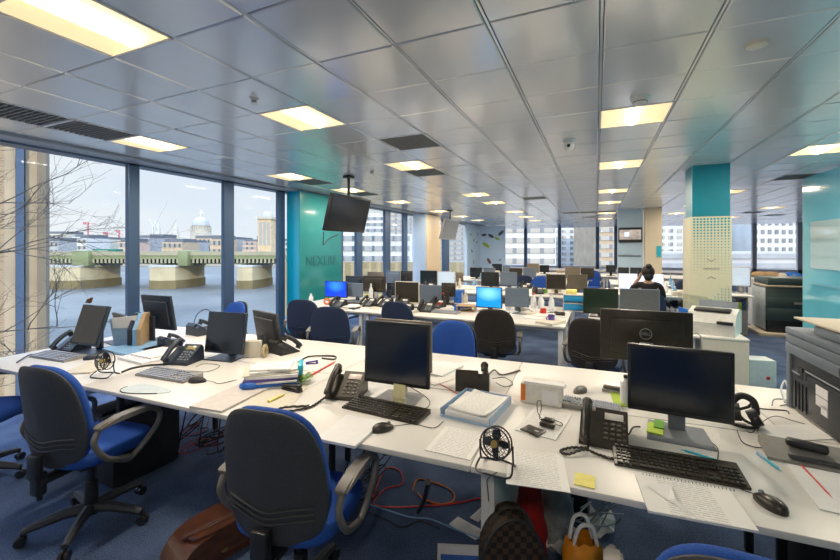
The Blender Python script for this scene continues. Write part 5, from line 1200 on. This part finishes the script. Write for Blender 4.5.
clutter(14, 505, 562, 288, 295, ['paper', 'box', 'bottle', 'cup', 'phone', 'box'], 'right part of the third bench')
clutter(10, 420, 560, 276, 280, ['box', 'bottle', 'paper', 'box'], 'fourth bench')
clutter(10, 588, 614, 278, 286, ['box', 'bottle', 'paper', 'box'], 'bench left of the dark haired person')
clutter(9, 664, 686, 283, 300, ['box', 'bottle', 'paper', 'paper'], 'bench right of the dark haired person')
clutter(10, 600, 690, 322, 333, ['paper', 'cup', 'paper'], 'short bench beside the white printer')
clutter(12, 480, 640, 270, 273, ['box', 'bottle', 'box'], 'fifth bench')

# ------------------------------------------------------------------ seated person
def skin_body(name, nodes, edges, material, parent, sub=2):
    me = bpy.data.meshes.new(name); me.from_pydata([n_[0] for n_ in nodes], edges, []); o = bpy.data.objects.new(name+'_src', me); COL.objects.link(o)
    sk = o.modifiers.new('skin', 'SKIN'); sk.use_smooth_shade = True; sb = o.modifiers.new('sub', 'SUBSURF'); sb.levels = sub
    for i, n_ in enumerate(nodes):
        v_ = me.skin_vertices[0].data[i]; r = n_[1]; v_.radius = r if isinstance(r, tuple) else (r, r); v_.use_root = (i == 0)
    dg = bpy.context.evaluated_depsgraph_get(); m2 = bpy.data.meshes.new_from_object(o.evaluated_get(dg)); bpy.data.objects.remove(o)
    m2.materials.clear(); m2.materials.append(material); q = bpy.data.objects.new(name, m2); COL.objects.link(q); q.parent = parent; return q
skin = mat('skin', (.50, .30, .20), .55, var=.05); topm = mat('black_top', (.012, .011, .012), .9); hairm = mat('dark_hair', (.018, .012, .01), .6, var=.4, scale=80, bump=.4)
pp_ = loc(648, 7.0); P = thing('person', 'person with dark bun and black top seated facing away, hand raised to head', 'person', (pp_.x, pp_.y, 0), rad(6))
HN = [((0, 0, .52), (.15, .12)), ((0, -.02, .66), (.135, .10)), ((0, -.02, .82), (.15, .105)), ((0, -.01, .94), (.12, .08)), ((0, .0, 1.02), .052), ((0, .015, 1.08), .06), ((0, .02, 1.14), .085), ((0, .02, 1.2), .07),
      ((-.18, -.01, .93), .055), ((-.26, .10, .80), .043), ((-.16, .12, 1.0), .033), ((-.11, .07, 1.09), .026),
      ((.18, -.01, .93), .055), ((.24, .02, .74), .043), ((.20, .25, .76), .032), ((.17, .33, .765), .027),
      ((-.10, .05, .50), .085), ((-.12, .42, .49), .062), ((-.12, .44, .10), .04), ((-.12, .54, .05), .035),
      ((.10, .05, .50), .085), ((.12, .42, .49), .062), ((.12, .44, .10), .04), ((.12, .54, .05), .035)]
HE = [(0, 1), (1, 2), (2, 3), (3, 4), (4, 5), (5, 6), (6, 7), (3, 8), (8, 9), (9, 10), (10, 11), (3, 12), (12, 13), (13, 14), (14, 15), (0, 16), (16, 17), (17, 18), (18, 19), (0, 20), (20, 21), (21, 22), (22, 23)]
def hand(bi, base, dirv, side):
    d = Vector(dirv).normalized(); sd2 = Vector(side).normalized(); b0 = Vector(base)
    pi_ = len(HN); HN.append((tuple(b0+d*.04), (.024, .016))); HE.append((bi, pi_))
    for k, L in enumerate((.055, .066, .07, .062)):
        o_ = (k-1.5)*.018; i0 = len(HN)
        HN.append((tuple(b0+d*.075+sd2*o_), .009)); HN.append((tuple(b0+d*(.075+L*.6)+sd2*o_*1.1+Vector((0, 0, -.01))), .008)); HN.append((tuple(b0+d*(.075+L)+sd2*o_*1.1+Vector((0, 0, -.025))), .007))
        HE.extend([(pi_, i0), (i0, i0+1), (i0+1, i0+2)])
    i0 = len(HN); HN.append((tuple(b0+d*.04-sd2*.035), .009)); HN.append((tuple(b0+d*.07-sd2*.05), .008)); HE.extend([(pi_, i0), (i0, i0+1)])
hand(11, (-.11, .07, 1.09), (.25, -.2, 1), (.2, 1, 0)); hand(15, (.17, .33, .765), (-.1, 1, 0), (1, 0, 0))
skin_body('body', HN, HE, skin, P)
skin_body('black_top', [((0, -.0, .50), (.17, .14)), ((0, -.02, .66), (.155, .12)), ((0, -.02, .82), (.165, .12)), ((0, -.01, .95), (.12, .085)), ((-.18, -.01, .935), .068), ((-.255, .09, .81), .057), ((-.19, .12, .94), .045), ((.18, -.01, .935), .068), ((.24, .02, .75), .056), ((.205, .22, .76), .043)],
          [(0, 1), (1, 2), (2, 3), (3, 4), (4, 5), (5, 6), (3, 7), (7, 8), (8, 9)], topm, P)
skin_body('trousers', [((0, .02, .51), (.17, .12)), ((-.10, .08, .50), .098), ((-.12, .42, .50), .076), ((-.12, .44, .14), .055), ((.10, .08, .50), .098), ((.12, .42, .50), .076), ((.12, .44, .14), .055)], [(0, 1), (1, 2), (2, 3), (0, 4), (4, 5), (5, 6)], mat('dark_trousers', (.02, .02, .03), .9), P)
hb = MB(); hb.ball((0, -.0, 1.185), .105, (1, 1.0, 1.08), 20).ball((0, -.06, 1.28), .052, (1, 1, .9), 14).ball((0, -.05, 1.10), .075, (1.05, .8, 1), 14); hb.done('hair', hairm, P)
fc = MB(); fc.ball((0, .125, 1.13), .014, (.7, 1, 1.3), 8); fc.done('nose', skin, P)
for e in (-1, 1): MB().ball((e*.033, .10, 1.16), .011, (1.2, .6, .8), 8).done('eye', G['white_plastic'], P); MB().ball((e*.098, .03, 1.14), .022, (.4, .8, 1.2), 8).done('ear', skin, P)
MB().ball((0, .108, 1.09), .018, (1.2, .5, .4), 8).done('mouth', mat('lips', (.4, .12, .1), .5), P)
for e in (-1, 1): MB().ball((e*.12, .52, .045), .045, (1, 2.2, 1), 12).done('shoe', G['soft_black'], P)
MB().box((-.135, .10, 1.13), (.02, .06, .10), .006, None).done('telephone_handset', G['soft_black'], P)
ch_ = PC['dark']; o = copy_tree(PC['navy']); o.location = (pp_.x, pp_.y-.02, 0); o.rotation_euler = (0, 0, rad(6)); o.scale = (1, 1, .84); o['label'] = 'office chair the dark haired person sits on'; o['category'] = 'chair'
o = copy_tree(PC['blue']) if False else None

# ------------------------------------------------------------------ under the desks and on the carpet
def tower_pc(x, y, rz, label, m_='soft_black'):
    t = thing('computer_tower', label, 'computer', (x, y, 0), rz); MB().bx(-.1, .1, -.22, .22, .012, .44, .008).done('case', G[m_], t)
    MB().bx(-.09, .09, -.228, -.22, .30, .42, .003).done('drive_bay', G['black_plastic'], t); MB().cyl((.05, -.22, .25), (.05, -.229, .25), .012, n=12).done('power_button', G['grey_plastic'], t)
    for sx in (-1, 1): MB().bx(sx*.07-.015, sx*.07+.015, -.2, .2, 0, .012).done('foot', G['black_plastic'], t, smooth=False)
    return t
tower_pc(-3.0, 1.80, rad(-2), 'black computer tower under the desk between the two front blue chairs'); tower_pc(-3.27, 1.86, rad(3), 'black computer tower under the desk behind the left blue chair seat')
tower_pc(-.15, 2.75, rad(0), 'black computer tower deep under the desk behind the checked bag'); tower_pc(.9, 2.2, rad(5), 'black computer tower under the largest monitor desk')
o = MB().box((0, 0, .1), (.2, .12, .2), .01).done('red_box', G['red']); o.location = (-3.62, 1.95, 0); tag(o, 'red box under the desk beside the left chair arm', 'box')
def tangle(px0, px1, py0, py1, n_, m_, r, label, seed, zm=.3):
    q = random.Random(seed)
    for i in range(n_):
        c0 = at(q.uniform(px0, px1), q.uniform(py0, py1), 0); ra = q.uniform(.05, .12); ph = q.uniform(0, 6); ti = q.uniform(.2, 1); zc_ = ra*ti+r+q.uniform(0, zm*.4)
        pts = [Vector((c0.x+ra*(1+.06*j)*math.cos(ph+j*1.1)+.012*j, c0.y+ra*.8*math.sin(ph+j*1.1), max(zc_+ra*ti*math.sin(ph+j*1.1+1)*(1+.03*j), r))) for j in range(q.randint(6, 11))]
        pts.append(Vector((pts[-1].x+q.uniform(-.1, .1), pts[-1].y+.12, min(zm+.2, .6)))) if i % 2 else None; o = cable(pts, r, m_, label, k=8, group=label)
tangle(183, 222, 440, 462, 8, 'soft_black', .005, 'tangled black cables under the desk right of the computer tower', 4, .45)
tangle(345, 380, 478, 500, 6, 'soft_black', .004, 'tangled black cables under the desk beyond the large chair arm', 8, .3)
tangle(185, 220, 438, 460, 3, 'red', .003, 'thin red cables under the desk right of the computer tower', 14, .3)
fl = lambda *q: [at(a, b, 0)+Vector((0, 0, .006)) for a, b in q]
cable(fl((372, 500), (385, 470), (400, 472), (402, 485), (385, 490), (374, 505), (395, 508), (420, 507), (450, 505), (485, 498)), .005, 'red', 'long red cable looping across the carpet under the middle desk', k=8)
cable(fl((412, 492), (418, 480), (436, 484), (452, 492), (453, 502), (440, 505), (424, 500), (418, 494)), .005, 'orange', 'orange red cable loop on the carpet left of the white desk leg panel', k=8)
cable(fl((368, 505), (390, 512), (410, 518), (430, 520), (450, 528), (470, 536), (482, 540)), .004, 'light_blue', 'thin pale blue cable running across the carpet', k=8)
cable(fl((365, 512), (385, 520), (402, 528), (420, 522), (440, 530)), .004, 'soft_black', 'thin black cable beside the pale blue one on the carpet', k=8)
cable([at(428, 482, .70)]+[at(428, 484, .5), at(424, 500, .2), at(418, 512, .01)], .012, 'soft_black', 'thick black cable conduit hanging from the middle desk', k=6)
quadf = lambda c4, th, m_, l, c='paper', n_='paper_sheet': quad(c4, th, m_, l, c, n_, z=.0)
quadf([(449, 524), (474, 540), (486, 532), (458, 518)], .004, 'paper', 'white sheet on the carpet left of the checked bag')
quadf([(474, 520), (484, 524), (490, 504), (484, 500)], .004, 'paper', 'white sheet leaning at the foot of the white desk leg panel')
p = loc(462, 1.85); t = thing('blue_carton', 'open blue and white carton on the carpet at the bottom centre', 'box', (p.x, p.y, 0), rad(20))
MB().bx(-.10, .12, -.15, .1, 0, .10, .003).done('carton', G['blue_plastic'], t, smooth=False); MB().bx(-.115, -.1, -.15, .1, 0, .15).bx(-.1, .12, .1, .115, 0, .14).done('white_flap', G['paper'], t, smooth=False)
# checked bag
chk = mat('checked_leather', (.08, .045, .02), .6); n, M_ = node_helpers(chk); v, s = xyz(n); ck = n.nodes.new('ShaderNodeTexChecker'); ck.inputs['Scale'].default_value = 44; ck.inputs['Color1'].default_value = (.010, .008, .006, 1); ck.inputs['Color2'].default_value = (.062, .036, .018, 1); n.links.new(v, ck.inputs[0]); n.links.new(ck.outputs[0], n.nodes['Principled BSDF'].inputs['Base Color'])
p = loc(511, 1.58); t = thing('checked_bag', 'dark brown checked round topped bag under the desk by the white leg panel', 'bag', (p.x, p.y, 0), YAW)
bgm = MB(); bgm.prism([(.120*math.cos(a), .36+.20*math.sin(a)) for a in [PI*k/18 for k in range(19)]]+[(-.12, .02), (-.11, 0), (.11, 0), (.12, .02)], -.06, .06, MY); bgm.done('body', chk, t)
MB().tube([(.122*math.cos(a), -.06, .36+.202*math.sin(a)) for a in [PI*k/18 for k in range(19)]], .006, 6).done('piping', G['soft_black'], t); MB().tube(crom([(-.05, 0, .545), (-.03, 0, .57), (.03, 0, .57), (.05, 0, .545)], 5), .007, 8).done('handle', G['brown_black'], t)
MB().box((0, -.066, .15), (.2, .012, .2), .01).done('front_pocket', G['soft_black'], t)
def sack(px, d, h, r, m_, label, rz=0, seed=1, ztop=None, handles=True):
    q = random.Random(seed); p = loc(px, d); t = thing('plastic_bag', label, 'bag', (p.x, p.y, 0), rz); prof = []; vs = []; fs = []; n_ = 18; rows = 9
    for j in range(rows+1):
        f = j/rows; rr = r*(1-.45*f**2)*(1 if j else .85)
        for i in range(n_): a = 2*PI*i/n_; k = rr*(1+q.uniform(-.13, .13)); vs.append((k*math.cos(a), k*.6*math.sin(a), h*f+(q.uniform(-.02, .02) if j else 0)))
    for j in range(rows):
        for i in range(n_): fs.append([j*n_+i, j*n_+(i+1) % n_, (j+1)*n_+(i+1) % n_, (j+1)*n_+i])
    fs.append(list(range(n_))[::-1]); MB().add(vs, fs).done('sack', m_, t, ang=60)
    if handles:
        for e in (-1, 1): MB().tube(crom([(-r*.4, e*.02, h*.97), (-r*.2, e*.03, h*1.16), (r*.2, e*.03, h*1.16), (r*.4, e*.02, h*.97)], 5), .008, 6).done('handle', G['paper'], t)
    return t
sack(583, 1.62, .42, .12, mat('orange_plastic', (.72, .26, .02), .35, var=.3, scale=12), 'orange plastic carrier bag under the desk left of the pale arm pad', YAW, 3)
sack(530, 2.02, .43, .085, mat('red_plastic', (.42, .02, .02), .35, var=.3, scale=12), 'dark red plastic bag under the desk behind the checked bag', YAW, 5, handles=False)
sack(556, 2.15, .36, .10, mat('grey_film', (.3, .31, .32), .3, var=.3, scale=20), 'grey plastic sack under the desk right of the dark red bag', YAW, 7, handles=False)
sack(646, 1.55, .30, .09, mat('clear_film', (.45, .45, .42), .3, var=.3, scale=20), 'crumpled pale plastic bag under the desk right of the pale arm pad', YAW, 9, handles=False)
# brown leather bag
p = loc(214, 2.12); t = thing('leather_bag', 'brown leather satchel standing on the carpet left of the largest chair', 'bag', (p.x, p.y, 0), YAW+rad(48)); t.scale = (1.0, 1.5, .66)
lth = mat('brown_leather', (.10, .035, .015), .28, var=.35, scale=14, bump=.4, coat=.3)
pts = [(-.19, .0), (.19, .0), (.20, .10), (.16, .22), (.05, .25), (-.12, .21), (-.20, .10)]
bg_ = MB(); bg_.prism([(q.x, q.y) for q in crom([(*q, 0) for q in pts], 4, True)], -.075, .075, MY); bg_.done('body', lth, t, ang=50)
MB().prism([(q.x, q.y) for q in crom([(*q, 0) for q in [(-.17, .09), (.17, .07), (.17, .21), (.05, .255), (-.13, .22)]], 4, True)], .074, .088, MY).done('flap', lth, t)
MB().tube(crom([(-.15, 0, .2), (-.1, -.06, .3), (.05, -.08, .32), (.14, -.02, .22)], 7), .010, 8).done('handle', lth, t); MB().cyl((0, -.088, .10), (0, -.094, .10), .016, n=14).done('buckle', G['brass'], t)
# loose clutter under the right hand desk
q_ = random.Random(31)
for i, (px, py, l) in enumerate(((548, 540, 'white'), (600, 530, 'crumpled'), (560, 548, 'grey'))):
    p = at(px, py, 0)
    vs = []; n_ = 12
    for j in range(n_): a = 2*PI*j/n_; rr = q_.uniform(.06, .12); vs.append((rr*math.cos(a), rr*math.sin(a), q_.uniform(.0, .08)))
    vs.append((0, 0, .07)); o = MB().add([(x, y, z+.004) for x, y, z in vs]+[(x*.95, y*.95, max(z-.004, 0)) for x, y, z in vs], [[j, (j+1) % n_, n_] for j in range(n_)]+[[n_+1+(j+1) % n_, n_+1+j, 2*n_+1] for j in range(n_)]+[[(j+1) % n_, j, n_+1+j, n_+1+(j+1) % n_] for j in range(n_)]).done('crumpled_paper', G['paper'], smooth=False)
    o.location = p; tag(o, l+' crumpled paper on the carpet among bags under the right desk', 'paper')
for k in range(5):
    pts = [at(q_.uniform(545, 625), q_.uniform(520, 556), 0) for _ in range(5)]
    cable([Vector((a.x, a.y, q_.uniform(.01, .25))) for a in pts], .004, q_.choice(['soft_black', 'silver']), 'thin cables tangled behind the orange bag under the desk', k=8, group='cables behind the orange bag')
